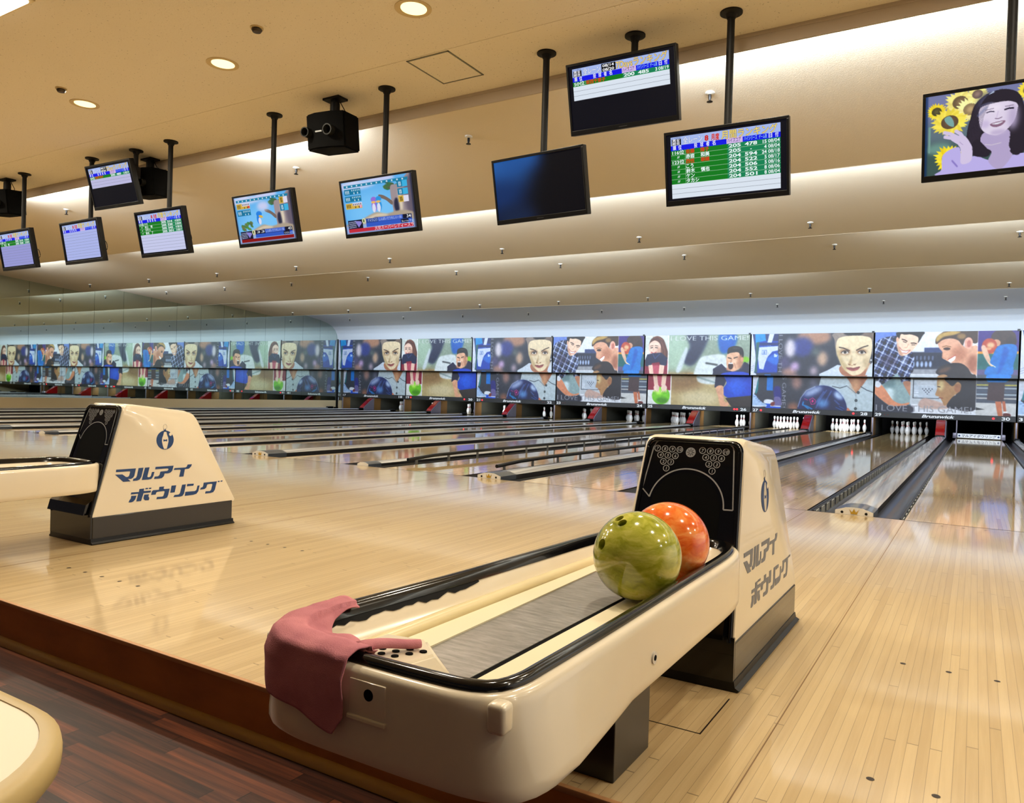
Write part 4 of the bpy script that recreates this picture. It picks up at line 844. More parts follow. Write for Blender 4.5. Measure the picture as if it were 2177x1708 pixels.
        b = MB(); b.tube([place(cx + .012 * math.cos(a), cz + .078 + .015 * math.sin(a), .0004) for a in np.linspace(0, 2 * PI, 24, endpoint=False)], .0006, 6, True); b.build('ring', M_GREYP, lg)
    # rack body: outer flank, ledge, inner wall, floor
    b = MB()
    rings = [ring(-.03, .284), ring(.020, .284), ring(.027, .287), ring(.0300, .294), ring(.031, .31), ring(.030, .36), ring(.0295, .418), ring(.0275, .4305), ring(.022, .4365), ring(.012, .438), ring(.004, .438), ring(-.012, .436), ring(-.022, .428), ring(-.040, .405), ring(-.052, .388), ring(-.060, .384)]
    b.loops(rings, True, True, True); rk = part(b, 'rack_body', M_CREAM, smooth=40)
    b = MB(); n = len(RIM)
    sec = [(.011, .436), (.012, .443), (.008, .4495), (.001, .452), (-.008, .451), (-.015, .446), (-.020, .438), (-.025, .428), (-.021, .424), (0, .43)]
    b.loops([ring(d, z) for d, z in sec] + [ring(*sec[0])], True); bmesh.ops.remove_doubles(b.bm, verts=b.bm.verts[:], dist=1e-6); part(b, 'rim_bumper', M_BLKG, smooth=50, lab='black bumper strip around the rim')
    b = MB(); rng = random.Random(5); wear = []
    base = [i for i in range(n) if RIM[i][0] < -.225 and RIM[i][1] < -5.0]
    up1 = ring(-.024, .4275)
    lowr = []
    for q, i in enumerate(base):
        k = math.sin(PI * (q + .5) / len(base)) ** .5; d = .0255 + (.004 + .009 * rng.random() * (1 - .5 * q / len(base))) * k; lowr.append(ring(-d, .4275 - (d - .024) * 1.25 + .0012)[i])
    b.loops([[up1[i] for i in base], lowr], False); part(b, 'worn_paint', mat('worn_black_paint', (10, 10, 10), 0.7, spec=.15), lab='ragged band of worn black paint on the inner wall')
    # tray fittings
    b = MB(); b.tube([(-.192, -5.47, .388), (-.190, -5.2, .388), (-.178, -4.8, .388), (-.168, -4.40, .388)], .019, 12); part(b, 'guide_bead', M_BEAD, smooth=60, lab='yellowed rounded guide bead')
    b = MB(); b.prism([(-.168, -5.50), (-.095, -5.50), (-.115, -4.40), (-.150, -4.40)], lambda x, y: (x, y, .380), lambda x, y: (x, y, .391)); part(b, 'ball_track', M_CREAM2)
    b = MB(); b.prism([(.070, -5.53), (.122, -5.50), (.130, -4.40), (.080, -4.40)], lambda x, y: (x, y, .380), lambda x, y: (x, y, .3905)); part(b, 'ball_track', M_CREAM2)
    b = MB(); b.prism([(-.100, -5.53), (.052, -5.53), (.066, -4.40), (-.118, -4.40)], lambda x, y: (x, y, .380), lambda x, y: (x, y, .3875)); part(b, 'steel_plate', M_STEEL)
    b = MB(); b.prism([(.052, -5.53), (.070, -5.53), (.080, -4.40), (.066, -4.40)], lambda x, y: (x, y, .380), lambda x, y: (x, y, .3855)); part(b, 'slot', M_BLACK)
    # perforated air vent cover
    b = MB(); q0 = [(-.155, -5.588, .385), (.012, -5.588, .385), (.018, -5.47, .385), (-.068, -5.41, .385), (-.155, -5.43, .385)]
    q1 = [(-.150, -5.580, .430), (-.012, -5.580, .430), (-.004, -5.490, .424), (-.072, -5.430, .422), (-.150, -5.45, .424)]
    b.loops([q0, q1], True, True, True); bmesh.ops.bevel(b.bm, geom=b.bm.edges[:], offset=.005, segments=2, affect='EDGES'); vt = part(b, 'vent_cover', M_CREAM, smooth=40)
    b = MB()
    for r in range(4):
        for q in range(3):
            x, y = -.128 + r * .027 + q * .010, -5.562 + q * .027 + r * .004
            z = .4312 - (y + 5.58) * .055; b.cyl((x, y, z - .004), (x, y, z + .0008), .0068, n=12)
    part(b, 'vent_holes', M_BLACK, vt)
    # front recess with a black button, corner lug, side lock, supports
    b = MB(); b.box(-.056, .020, -5.6525, -5.64, .362, .422, .002); rc = part(b, 'front_recess', M_CREAM, smooth=40)
    b = MB(); b.box(-.058, .022, -5.656, -5.645, .357, .365, .002); part(b, 'recess_lip', M_CREAM2, rc)
    b = MB(); b.cyl((-.014, -5.6535, .402), (-.014, -5.645, .402), .0095, n=20); part(b, 'button', M_BLACK, rc)
    for px, py in ((.214, -5.622), (-.296, -5.588)):
        b = MB(); b.box(px - .016, px + .016, py - .016, py + .016, .390, .436, .008, 3); part(b, 'corner_lug', M_CREAM, smooth=40)
    b = MB(); b.cyl((.230, -5.047, .343), (.2395, -5.047, .343), .013, n=20); lk = part(b, 'lock', M_ALU)
    b = MB(); b.cyl((.232, -5.047, .343), (.2405, -5.047, .343), .006, n=14); part(b, 'keyhole', M_BLACK, lk)
    b = MB(); b.box(-.12, .115, -4.955, -4.735, 0, .31, .003); part(b, 'leg', mat('leg_bronze', (16, 13, 10), 0.35, 0.0, coat=0.2))
    b = MB(); b.sphere((-.10, -5.50, .285), .075, (1.1, 1.0, 1.0)); part(b, 'drain_cup', M_BLACK, smooth=60)
    b = MB(); b.prism([(-4.27, .16), (-4.255, .215), (-4.15, .28), (-4.15, .16)], lambda y, z: (-.195, y, z), lambda y, z: (.165, y, z)); part(b, 'front_apron', M_BLKG)
    b = MB(); b.box(-.205, .195, -4.246, -4.236, .03, .165); part(b, 'lower_front', M_BLKG)
    return root
machine(0.0, 'nearer ball return with white hood, carrying the green and orange bowling balls', M_GREYD)
machine(-P, 'farther ball return at the left with blue lettering on its white hood', M_BLUE)

# ------------------------------------------------------------------ bowling balls
def ball(name, c, m, holes, label):
    b = MB(); b.sphere((0, 0, 0), .108, (1, 1, 1), 96, 64); o = b.build(name, m, smooth=180)
    for k, (d, r) in enumerate(holes):
        d = Vector(d).normalized()
        h = MB(); h.cyl(d * .05, d * .13, r, n=28); co = h.build('cutter', M_BLACK)
        md = o.modifiers.new('b', 'BOOLEAN'); md.object = co; md.operation = 'DIFFERENCE'; md.solver = 'EXACT'
        dg = bpy.context.evaluated_depsgraph_get(); me = bpy.data.meshes.new_from_object(o.evaluated_get(dg)); old = o.data
        o.modifiers.clear(); o.data = me; bpy.data.objects.remove(co)
        me.shade_smooth(); me.set_sharp_from_angle(angle=math.radians(35))
        h = MB(); h.cyl(d * .0492, d * .0512, r * .99, n=28); h.build('finger_hole', M_BLACK, o)
    o.location = c; return tag(o, label, 'bowling ball')
ball('bowling_ball', (.098, -4.81, .4995), M_GREEN, [((-.543, -.78, .312), .0135), ((-.152, -.569, .808), .0115), ((-.30, -.40, .868), .0115)], 'marbled olive green bowling ball with finger holes, nearest in the tray')
ball('bowling_ball', (.100, -4.592, .4995), M_ORANGE, [((-.7, .6, .4), .0135), ((-.5, .7, .6), .0115), ((-.35, .75, .6), .0115)], 'marbled orange bowling ball behind the green ball')

# ------------------------------------------------------------------ pink towel over the rim corner
def towel():
    i0 = min(range(len(RIM)), key=lambda i: abs(RIM[i][1] + 5.40) + (10 if RIM[i][0] > -.2 else 0))
    i1 = min(range(len(RIM)), key=lambda i: abs(RIM[i][0] + .062) + (10 if RIM[i][1] > -5.5 else 0))
    idx = list(range(i0, i1 + 1)) if i0 < i1 else list(range(i0, i1 - 1, -1))
    pr = np.array([RIM[i] for i in idx]); tt = np.linspace(0, 1, len(pr)); ns, nt = 64, 56
    rows = []
    for a in np.linspace(0, 1, ns):
        p = np.array([np.interp(a, tt, pr[:, 0]), np.interp(a, tt, pr[:, 1])]); p2 = np.array([np.interp(min(a + .03, 1), tt, pr[:, 0]), np.interp(min(a + .03, 1), tt, pr[:, 1])]); p1 = np.array([np.interp(max(a - .03, 0), tt, pr[:, 0]), np.interp(max(a - .03, 0), tt, pr[:, 1])])
        t = (p2 - p1) / np.linalg.norm(p2 - p1); nrm = np.array([t[1], -t[0]])
        if nrm @ (p - np.array([-.05, -5.0])) < 0: nrm = -nrm
        hang = np.interp(a, [0, .16, .3, .42, .58, .72, .85, .95, 1.0], [.006, .020, .078, .106, .100, .104, .112, .122, .092])
        inn = np.interp(a, [0, .2, .35, .55, .7, .8, .9, 1.0], [.012, .022, .05, .09, .10, .095, .06, .02])
        row = []
        for s in np.linspace(0, 1, nt):
            L = inn + .048 + hang; q = s * L
            f = .004 * math.sin(a * 12 + s * 3) + .0025 * math.sin(a * 23 - s * 6) + .0012 * math.sin(s * 17 + a * 9)
            if q < inn:      # inside the tray, rising to the rim
                k = 1 - q / inn; d = -.024 - k * inn * .80; z = .450 - .026 * k ** .7 * min(1, inn / .05) + abs(f) * 1.2 * k; 
            elif q < inn + .048:
                k = (q - inn) / .048; d = -.024 + k * .058; z = .4555 + .002 * math.sin(k * PI) - .006 * max(0, k - .6) / .4 + abs(f) * .5
            else:
                k = (q - inn - .048); d = .035 + (f + .0077) * min(1, k / .03) * .9; z = .4495 - k
            o = p + nrm * d; row.append((o[0], o[1], z))
        rows.append(row)
    b = MB(); b.loops(rows, False)
    # twisted tail lying over the vent cover
    tail = []
    for k in range(14):
        u = k / 13; c = np.array([-.092 + .050 * u, -5.592 + .105 * u, .448 - .010 * u + .003 * math.sin(u * 5)]); w = .017 * (1 - u * .6)
        tail.append([(c[0] + w * math.cos(g) * .8, c[1] - w * math.cos(g) * .55, c[2] + .006 * math.sin(g)) for g in np.linspace(0, 2 * PI, 10, endpoint=False)])
    b.loops(tail, True, True, True)
    o = b.build('towel', M_TOWEL, smooth=180)
    md = o.modifiers.new('s', 'SOLIDIFY'); md.thickness = .0022; md.offset = 1.0
    return tag(o, 'pink microfibre towel draped over the front corner of the nearer ball return', 'towel')
towel()

# ------------------------------------------------------------------ pale table at the lower left
root = empty('table', (-.55, -6.75, -.165), 'pale cream table with rounded corner at the lower left edge', 'table')
def top_ring(g, z): return [(x + .55, y + 6.75, z + .165) for x, y in rrect(-1.30 - g, .142 + g, -7.35 - g, -6.156 + g, .17 + g, 14)]
b = MB(); b.loops([top_ring(-.03, .517), top_ring(-.004, .520), top_ring(.006, .530), top_ring(.006, .544), top_ring(-.002, .5515), top_ring(-.012, .552)], True, True, True); tp = b.build('table_top', mat('table_laminate', (232, 220, 192), .35), root, smooth=50)
b = MB(); b.loops([top_ring(.0005, .5175), top_ring(.0075, .527), top_ring(.0085, .538), top_ring(.0070, .547), top_ring(.002, .5515), top_ring(-.006, .5530), top_ring(-.011, .5530), top_ring(-.012, .550)], True); b.build('edge_band', mat('edge_beige', (190, 166, 112), 0.4), root, smooth=60)
b = MB(); b.cyl((-.3, .0, 0.02), (-.3, .0, .69), .045); b.build('pedestal', M_BLK, root, smooth=60)
b = MB(); b.lathe([(.001, 0), (.28, 0), (.28, .012), (.06, .03), (.001, .03)], (-.3, 0, 0), 28); b.build('base', M_BLK, root, smooth=40)

# ------------------------------------------------------------------ video pictures
def scene_tree(kind):
    c = Cv(0, 0, 160, 120, 190, 142, (96, 178, 240))
    c.ell(70, 75, 60, 46, (120, 196, 250), blur=30); c.ell(30, 10, 50, 10, (206, 214, 246), blur=8); c.ell(92, 4, 30, 6, (200, 208, 244), blur=6)
    for k in range(26):
        a = random.Random(k); c.ell(96 + a.random() * 34, 12 + a.random() * 16, 5, 3, (40 + 50 * a.random(), 90 + 40 * a.random(), 70), blur=2, rot=.5)
    if kind == 4:
        for k in range(24):
            a = random.Random(k + 50); c.ell(14 + a.random() * 28, 66 + a.random() * 18, 5, 2.6, (50 + 60 * a.random(), 100 + 50 * a.random(), 70), blur=2, rot=.7)
    c.poly([(112, 22), (130, 20), (150, 0), (160, 0), (160, 100), (120, 96), (104, 92), (112, 80), (110, 50)], (160, 146, 150)); c.poly([(84, 38), (96, 42), (112, 56), (110, 64), (98, 52), (84, 44)], (120, 104, 96)); c.poly([(140, 20), (160, 10), (160, 96), (142, 80)], (104, 94, 110), blur=8); c.ell(121, 66, 6, 16, (40, 42, 66), blur=3); c.poly([(128, 30), (134, 60), (130, 86), (126, 60)], (226, 212, 186), blur=5)
    c.poly([(0, 98), (30, 92), (60, 80), (76, 76), (96, 82), (130, 78), (160, 88), (160, 100), (60, 100), (20, 106), (0, 108)], (176, 160, 140), blur=3); c.poly([(40, 94), (74, 80), (100, 86), (60, 98)], (220, 206, 180), blur=5); c.line([(70, 90), (140, 94)], 6, (90, 84, 100), blur=5); c.rect(0, 100, 160, 120, (150, 176, 224), blur=4)
    teal, gold, wh = (14, 118, 160), (214, 176, 70), (226, 222, 240)
    c.rect(6, 8, 150, 14, (22, 128, 166))
    for k in range(12): c.rect(12 + k * 11.4, 9.4, 15 + k * 11.4, 12.8, (210, 232, 244))
    rws = ((17, 30, teal), (33, 46, teal), (49, 62, gold)) if kind == 3 else ((17, 31, gold), (34, 48, teal))
    for y0, y1, k in rws:
        c.rect(6, y0, 44, y1, k)
        if k == gold: c.rect(22, y0, 44, (y0 + y1) / 2, wh); c.ell(40, y1 - 4, 3, 3, (226, 60, 60) if kind == 4 else (240, 160, 190))
        for q in range(5):
            c.rect(23 + q * 4.2, y0 + 1.6, 25 + q * 4.2, y0 + 5.6, (40, 40, 50) if k == gold else (216, 236, 246))
            if q % 2: c.rect(23 + q * 4.2, y1 - 5, 25.4 + q * 4.2, y1 - 1, (60, 50, 30) if k == gold else (216, 236, 246))
        for q in range(3): c.line([(9 + q * 3.4, y0 + 3), (9.6 + q * 3.4, y1 - 3)], 1.5, (50, 40, 20) if k == gold else (216, 236, 246))
    rw2 = ((14, 28, teal), (31, 45, teal), (47, 61, gold)) if kind == 3 else ((14, 30, gold), (32, 48, teal))
    for y0, y1, k in rw2:
        c.rect(126, y0, 137, y1, k); c.rect(137, y0, 148, y1, wh if k == gold else (60, 178, 226))
        for q in range(2): c.line([(130 + 3 * q, y0 + 3), (130.6 + 3 * q, y1 - 3)], 1.6, (60, 50, 20) if k == gold else (220, 238, 246))
    nav, bl = (12, 14, 40), (70, 104, 206)
    c.rect(6, 88, 26, 108, (30, 34, 66)); c.rect(26, 88, 40, 108, nav); c.poly([(22, 90), (36, 92), (38, 96), (30, 106)], (140, 132, 214), smooth=False)
    for q in range(4): c.line([(8, 93 + q * 4), (24, 92 + q * 4)], 1.5, (170, 176, 206))
    c.ell(43, 92, 4, 6, (226, 230, 190)); c.ell(43, 92, 1.8, 4, (90, 110, 40)); c.rect(48, 88, 150, 99, nav if kind == 4 else (40, 70, 150)); c.rect(76, 88, 130, 97, bl); c.rect(131, 88, 149, 97, nav); c.rect(48, 98, 150, 107, (46, 88, 196)); c.rect(126, 98, 142, 106, nav)
    c.text('ヤマタロウ' if kind == 3 else '33', 52, 74, 95.5, 6, (226, 232, 244)); c.text('しんぱいでうれしい一投', 78, 128, 95, 5, (206, 216, 246)); c.text('34' if kind == 3 else '43', 139, 148, 95.6, 6.5, (236, 240, 246), .02); c.text('km/h' if kind == 3 else '0.00km/h', 128, 150, 105, 5, (216, 226, 246))
    c.rect(6, 108, 152, 116, (196, 40, 60) if kind == 3 else (138, 12, 18))
    if kind == 3: c.text('大間スーパーレディースラ', 66, 152, 115, 7, (244, 232, 240), .01)
    if kind == 3:      # two plain perched birds
        for x, bd in ((71, (150, 110, 214)), (82, (40, 150, 226))): c.ell(x, 62, 6, 13, bd); c.ell(x - 1, 66, 4, 10, (222, 226, 246)); c.ell(x, 47, 6.4, 6, bd); c.ell(x - 1, 53, 5, 2.6, (240, 186, 96))
    else: c.ell(64, 60, 6, 13, (30, 128, 226)); c.ell(66, 66, 4, 9, (222, 222, 244)); c.ell(66, 48, 8, 7, (30, 128, 226)); c.ell(70, 55, 6, 3, (226, 184, 70), rot=.4); c.ell(80, 30, 16, 12, (200, 208, 244), blur=10)
    m = np.zeros(c.X.shape, bool) | (c.X > 154) | (c.Y > 117) | (c.X < 3)
    c.put(m, (90, 110, 170) if kind == 3 else (70, 76, 110), al=.45); c.rect(155, 0, 160, 120, (20, 20, 34), blur=4, al=.8); return c.out()
def scene_sun():
    c = Cv(190, 390, 2700, 1700, 260, 150, (98, 116, 128))
    c.rect(190, 390, 2700, 800, (120, 126, 170), blur=200); c.rect(190, 1200, 2700, 1700, (62, 88, 84), blur=200); c.ell(420, 1260, 200, 90, (110, 150, 140), blur=80); c.line([(270, 900), (270, 1300)], 30, (120, 160, 150), blur=14)
    def flower(x, y, r, core, pet=(236, 208, 40), sq=.86, n=22, seed=0):
        a = random.Random(seed)
        for k in range(n):
            g = 2 * PI * k / n + a.random() * .12; L = r * (.9 + .2 * a.random())
            tip = (x + L * math.cos(g), y + L * math.sin(g) * sq); mx, my = x + .55 * r * math.cos(g), y + .55 * r * math.sin(g) * sq; w = r * .17
            kk = a.random(); c.poly([(x, y), (mx - w * math.sin(g), my + w * math.cos(g)), tip, (mx + w * math.sin(g), my - w * math.cos(g))], tuple(min(255, p + 30 * kk) for p in pet), smooth=False)
        c.ell(x, y, r * .48, r * .48 * sq, core); c.ell(x, y, r * .24, r * .24 * sq, tuple(p * 1.3 for p in core), blur=r * .2)
    flower(740, 560, 250, (112, 92, 66), (238, 222, 120), seed=1); flower(900, 690, 230, (150, 128, 92), (246, 232, 150), seed=2); flower(1000, 470, 170, (120, 100, 90), (236, 224, 130), seed=3); flower(375, 655, 165, (76, 70, 44), seed=4)
    flower(585, 850, 285, (96, 76, 56), (236, 214, 70), .8, 26, 5); c.poly([(500, 790), (580, 752), (640, 830), (650, 930), (560, 890)], (124, 170, 166)); flower(590, 1430, 250, (206, 176, 50), (240, 210, 30), .9, 22, 6); flower(1760, 520, 190, (130, 110, 60), (240, 216, 60), seed=7); flower(2200, 700, 260, (100, 84, 60), seed=8); flower(2450, 1150, 240, (100, 84, 60), seed=9)
    h = (40, 34, 46); c.poly([(860, 1280), (858, 1050), (900, 850), (960, 640), (1100, 510), (1300, 450), (1480, 470), (1620, 560), (1700, 760), (1740, 1050), (1740, 1400), (1650, 1500), (1500, 1420), (1150, 1430), (960, 1420)], h); c.ell(1130, 640, 120, 160, (70, 70, 96), blur=110); c.line([(1190, 500), (1240, 470)], 26, (190, 206, 236), blur=20)
    c.poly([(480, 1600), (500, 1360), (740, 1270), (800, 1500), (1000, 1440), (1250, 1540), (1700, 1480), (2000, 1560), (2100, 1700), (480, 1700)], (190, 178, 236)); c.line([(640, 1480), (720, 1580)], 26, (140, 124, 200), blur=14)
    c.poly([(1120, 1090), (1480, 1090), (1500, 1350), (1560, 1480), (1380, 1700), (1200, 1560), (1240, 1400), (1080, 1280)], (182, 166, 206))
    c.poly([(1030, 800), (1050, 960), (1110, 1070), (1230, 1140), (1340, 1150), (1450, 1090), (1560, 960), (1600, 800), (1590, 680), (1400, 640), (1150, 660), (1050, 700)], (226, 214, 236)); c.ell(1130, 960, 70, 60, (206, 190, 224), blur=50); c.ell(1540, 900, 70, 190, (188, 172, 208), blur=110); c.ell(1250, 720, 120, 60, (240, 230, 246), blur=80); c.ell(1330, 1110, 120, 40, (196, 180, 214), blur=50)
    for k in range(9): c.line([(900 + 14 * k, 1300 + 8 * k), (890 + 26 * k, 1000 - 20 * k), (990 + 30 * k, 640 - 14 * k)], 9, (66, 58, 78), blur=10, al=.5)
    c.poly([(990, 760), (1040, 660), (1180, 620), (1300, 640), (1450, 640), (1580, 690), (1620, 760), (1600, 560), (1400, 480), (1150, 520)], h); c.poly([(1010, 800), (1130, 690), (1160, 700), (1040, 820)], (120, 128, 170), blur=30, al=.6)
    c.line([(1150, 782), (1200, 768), (1256, 778)], 18, (60, 52, 80)); c.line([(1420, 770), (1480, 758), (1540, 764)], 26, (40, 34, 56)); c.line([(1130, 740), (1250, 728)], 9, (120, 104, 130)); c.line([(1420, 722), (1540, 718)], 9, (100, 84, 110)); c.line([(1280, 890), (1330, 900), (1376, 880)], 14, (130, 108, 136)); c.line([(1320, 780), (1300, 870)], 12, (206, 190, 222), blur=10)
    c.poly([(1206, 968), (1300, 944), (1430, 940), (1390, 1000), (1310, 1026), (1236, 1010)], (140, 104, 130)); c.poly([(1230, 970), (1310, 956), (1400, 950), (1320, 984)], (226, 222, 236)); c.line([(1140, 1280), (1240, 1300), (1380, 1280)], 10, (214, 206, 216))
    c.poly([(1010, 1180), (1100, 1260), (1220, 1420), (1150, 1480), (960, 1430), (900, 1300)], h); c.poly([(1500, 1200), (1560, 1300), (1520, 1440), (1650, 1500), (1740, 1300)], h)
    sk = (214, 200, 232)
    for p in ([(510, 1010), (600, 1040), (720, 1110)], [(520, 1080), (620, 1110), (720, 1160)], [(690, 1010), (760, 1060), (820, 1160)], [(640, 1130), (720, 1190), (790, 1230)]): c.line(p, 56, sk)
    c.poly([(680, 1100), (820, 1100), (920, 1240), (950, 1340), (930, 1520), (780, 1540), (770, 1320), (720, 1220)], sk); c.line([(750, 1190), (800, 1240)], 10, (176, 158, 200)); c.rect(190, 390, 240, 1700, (10, 40, 90), blur=30, al=.7); return c.out()
def scene_dark():
    c = Cv(0, 0, 100, 60, 120, 72, (1, 2, 10)); c.ell(14, 14, 30, 16, (34, 96, 172), blur=26); c.ell(30, 4, 26, 9, (30, 84, 156), blur=16); c.ell(14, 38, 20, 20, (12, 48, 104), blur=26); c.ell(24, 56, 22, 10, (16, 34, 66), blur=16); return c.out()

# ------------------------------------------------------------------ monitors hung from the ceiling
TW, TH = .94, .565
R1 = [('116位', '佐藤', '陽子', '205', '478', '15', '08/04', 1), ('〃', '赤岩', '和美', '205', '-', '4', '08/04', 0), ('123位', '西性', '華織', '204', '594', '24', '08/18', 1), ('〃', 'こう', '', '204', '522', '5', '08/17', 0),
      ('〃', '鈴木', '慎也', '204', '506', '5', '08/16', 0), ('〃', 'ケン', '', '204', '552', '8', '08/06', 0), ('〃', 'タカシ', '', '204', '501', '8', '08/04', 0)]
RS = [('15位', 'ナミ', '', '205', '514', '4', '08/04', 0), ('〃', '村上', '明', '205', '520', '5', '08/04', 0), ('〃', 'マサコ', '', '205', '542', '4', '08/18', 0), ('〃', '鈴木', '了', '205', '501', '3', '08/17', 0)]
RA = [('50位', '坂西千恵子', '', '200', '485', '3', '08/19', 1)]
def table(rows, v0, v1, rowh, nslots, seven, white=(222, 232, 244)):
    """quads and text triangles with colours for a ranking table; u 0..1 to the right, v 0..1 down"""
    Q, QC, T, TC = [], [], [], []
    L = lambda c: lin_np(np.array(c, float))
    def q(u0, va, u1, vb, c): Q.extend([((u0, va), (u1, va), (u1, vb)), ((u0, va), (u1, vb), (u0, vb))]); QC.extend([L(c)] * 2)
    asp = TW / TH
    def t(s, u0, u1, vb, cap, c, bold=.02, al='fit'):
        r = fit_text(s, u0, u1, 0, cap, bold, 0, al if al == 'fit' else al)
        if al != 'fit':      # keep glyph proportions on the wide screen
            mn, mx = r[..., 0].min(), r[..., 0].max(); an = {'left': u0, 'right': u1}.get(al, (u0 + u1) / 2); r[..., 0] = an + (r[..., 0] - an) / asp
        r = r.copy(); r[..., 1] = vb - r[..., 1]; T.append(r); TC.extend([L(c)] * len(r))
    a, z = .055, .935; W = z - a; U = lambda x: a + W * x
    vh = v0 + .115; vb = vh + .066
    q(a, v0, z, vh, (168, 188, 242)); q(a, vh, z, vb, (8, 18, 232)); q(U(.525), vh - .01, U(.67), vb, (214, 186, 236))
    q(U(.01), v0 + .03, U(.10), vh - .004, (6, 6, 12)); t('男女', U(.018), U(.092), v0 + .066, .030, (240, 240, 250)); t('総合', U(.018), U(.092), v0 + .104, .030, (240, 240, 250)); t('13:10現在', U(.005), U(.10), v0 + .024, .014, (30, 30, 60), 0)
    t('全レーン', U(.118), U(.31), v0 + .098, .070, (30, 60, 150), .035); t('全レーン', U(.12), U(.308), v0 + .098, .070, (236, 240, 252), .012)
    if seven:
        q(U(.315), v0 + .006, U(.465), vh - .004, (6, 6, 10)); t('08/14', U(.33), U(.45), v0 + .052, .036, (244, 244, 248)); t('08/20', U(.33), U(.45), v0 + .106, .036, (244, 244, 248)); t('~', U(.38), U(.40), v0 + .07, .02, (244, 244, 248))
        t('7Daysランキング', U(.468), U(.988), v0 + .104, .088, (120, 84, 20), .05); t('7Daysランキング', U(.47), U(.985), v0 + .104, .088, (246, 216, 130), .012)
    else:
        t('8', U(.325), U(.362), v0 + .100, .066, (206, 40, 40), .05); t('月度', U(.385), U(.462), v0 + .104, .066, (216, 60, 50), .04)
        t('月間ランキング', U(.478), U(.976), v0 + .106, .084, (110, 84, 20), .05); t('月間ランキング', U(.48), U(.974), v0 + .106, .084, (250, 226, 130), .012)
    t('順', U(.022), U(.053), vb - .012, .048, (236, 240, 250)); t('位', U(.075), U(.106), vb - .012, .048, (236, 240, 250))
    for k, s in enumerate('投球者名'): t(s, U(.225 + .057 * k), U(.256 + .057 * k), vb - .012, .048, (236, 240, 250))
    t('ハイスコア', U(.535), U(.655), vb - .014, .046, (50, 30, 110), .01); t('ハイシリーズ', U(.685), U(.80), vb - .014, .044, (160, 220, 250), .0); t('ゲーム数', U(.815), U(.885), vb - .014, .040, (160, 220, 250), .0); t('日', U(.90), U(.93), vb - .012, .048, (236, 240, 250)); t('付', U(.955), U(.985), vb - .012, .048, (236, 240, 250))
    y = vb
    for k in range(nslots):
        if k < len(rows):
            r = rows[k]; q(a, y, z, y + rowh, (8, 124, 28)); q(U(.53), y, z, y + rowh, (14, 132, 84)); q(a, y + rowh - .003, z, y + rowh, (186, 226, 196)); q(U(.136), y, U(.138), y + rowh, (186, 226, 196)); b_ = y + rowh - .012; cap = rowh * .68
            wh = (232, 248, 246); nm = (206, 62, 26) if r[7] else wh
            t(r[0], U(.015), U(.13), b_, cap, wh, .02, 'fit' if len(r[0]) > 2 else 'mid'); t(r[1], U(.145), U(.145), b_, cap, nm, .03, 'left')
            if r[2]: t(r[2], U(.285), U(.285), b_, cap, nm, .03, 'left')
            t(r[3], U(.545), U(.655), b_, cap, wh, .03); t(r[4], U(.69), U(.80), b_, cap, wh, .03, 'fit' if len(r[4]) > 1 else 'mid'); t(r[5], U(.82), U(.882), b_, cap, wh, .03, 'right'); t(r[6], U(.895), U(.995), b_, cap, wh, .015)
        else:
            q(a, y, z, y + rowh, white); q(a, y + rowh - .004, z, y + rowh, (120, 124, 134))
        y += rowh
    return np.array(Q), QC, np.concatenate(T), TC
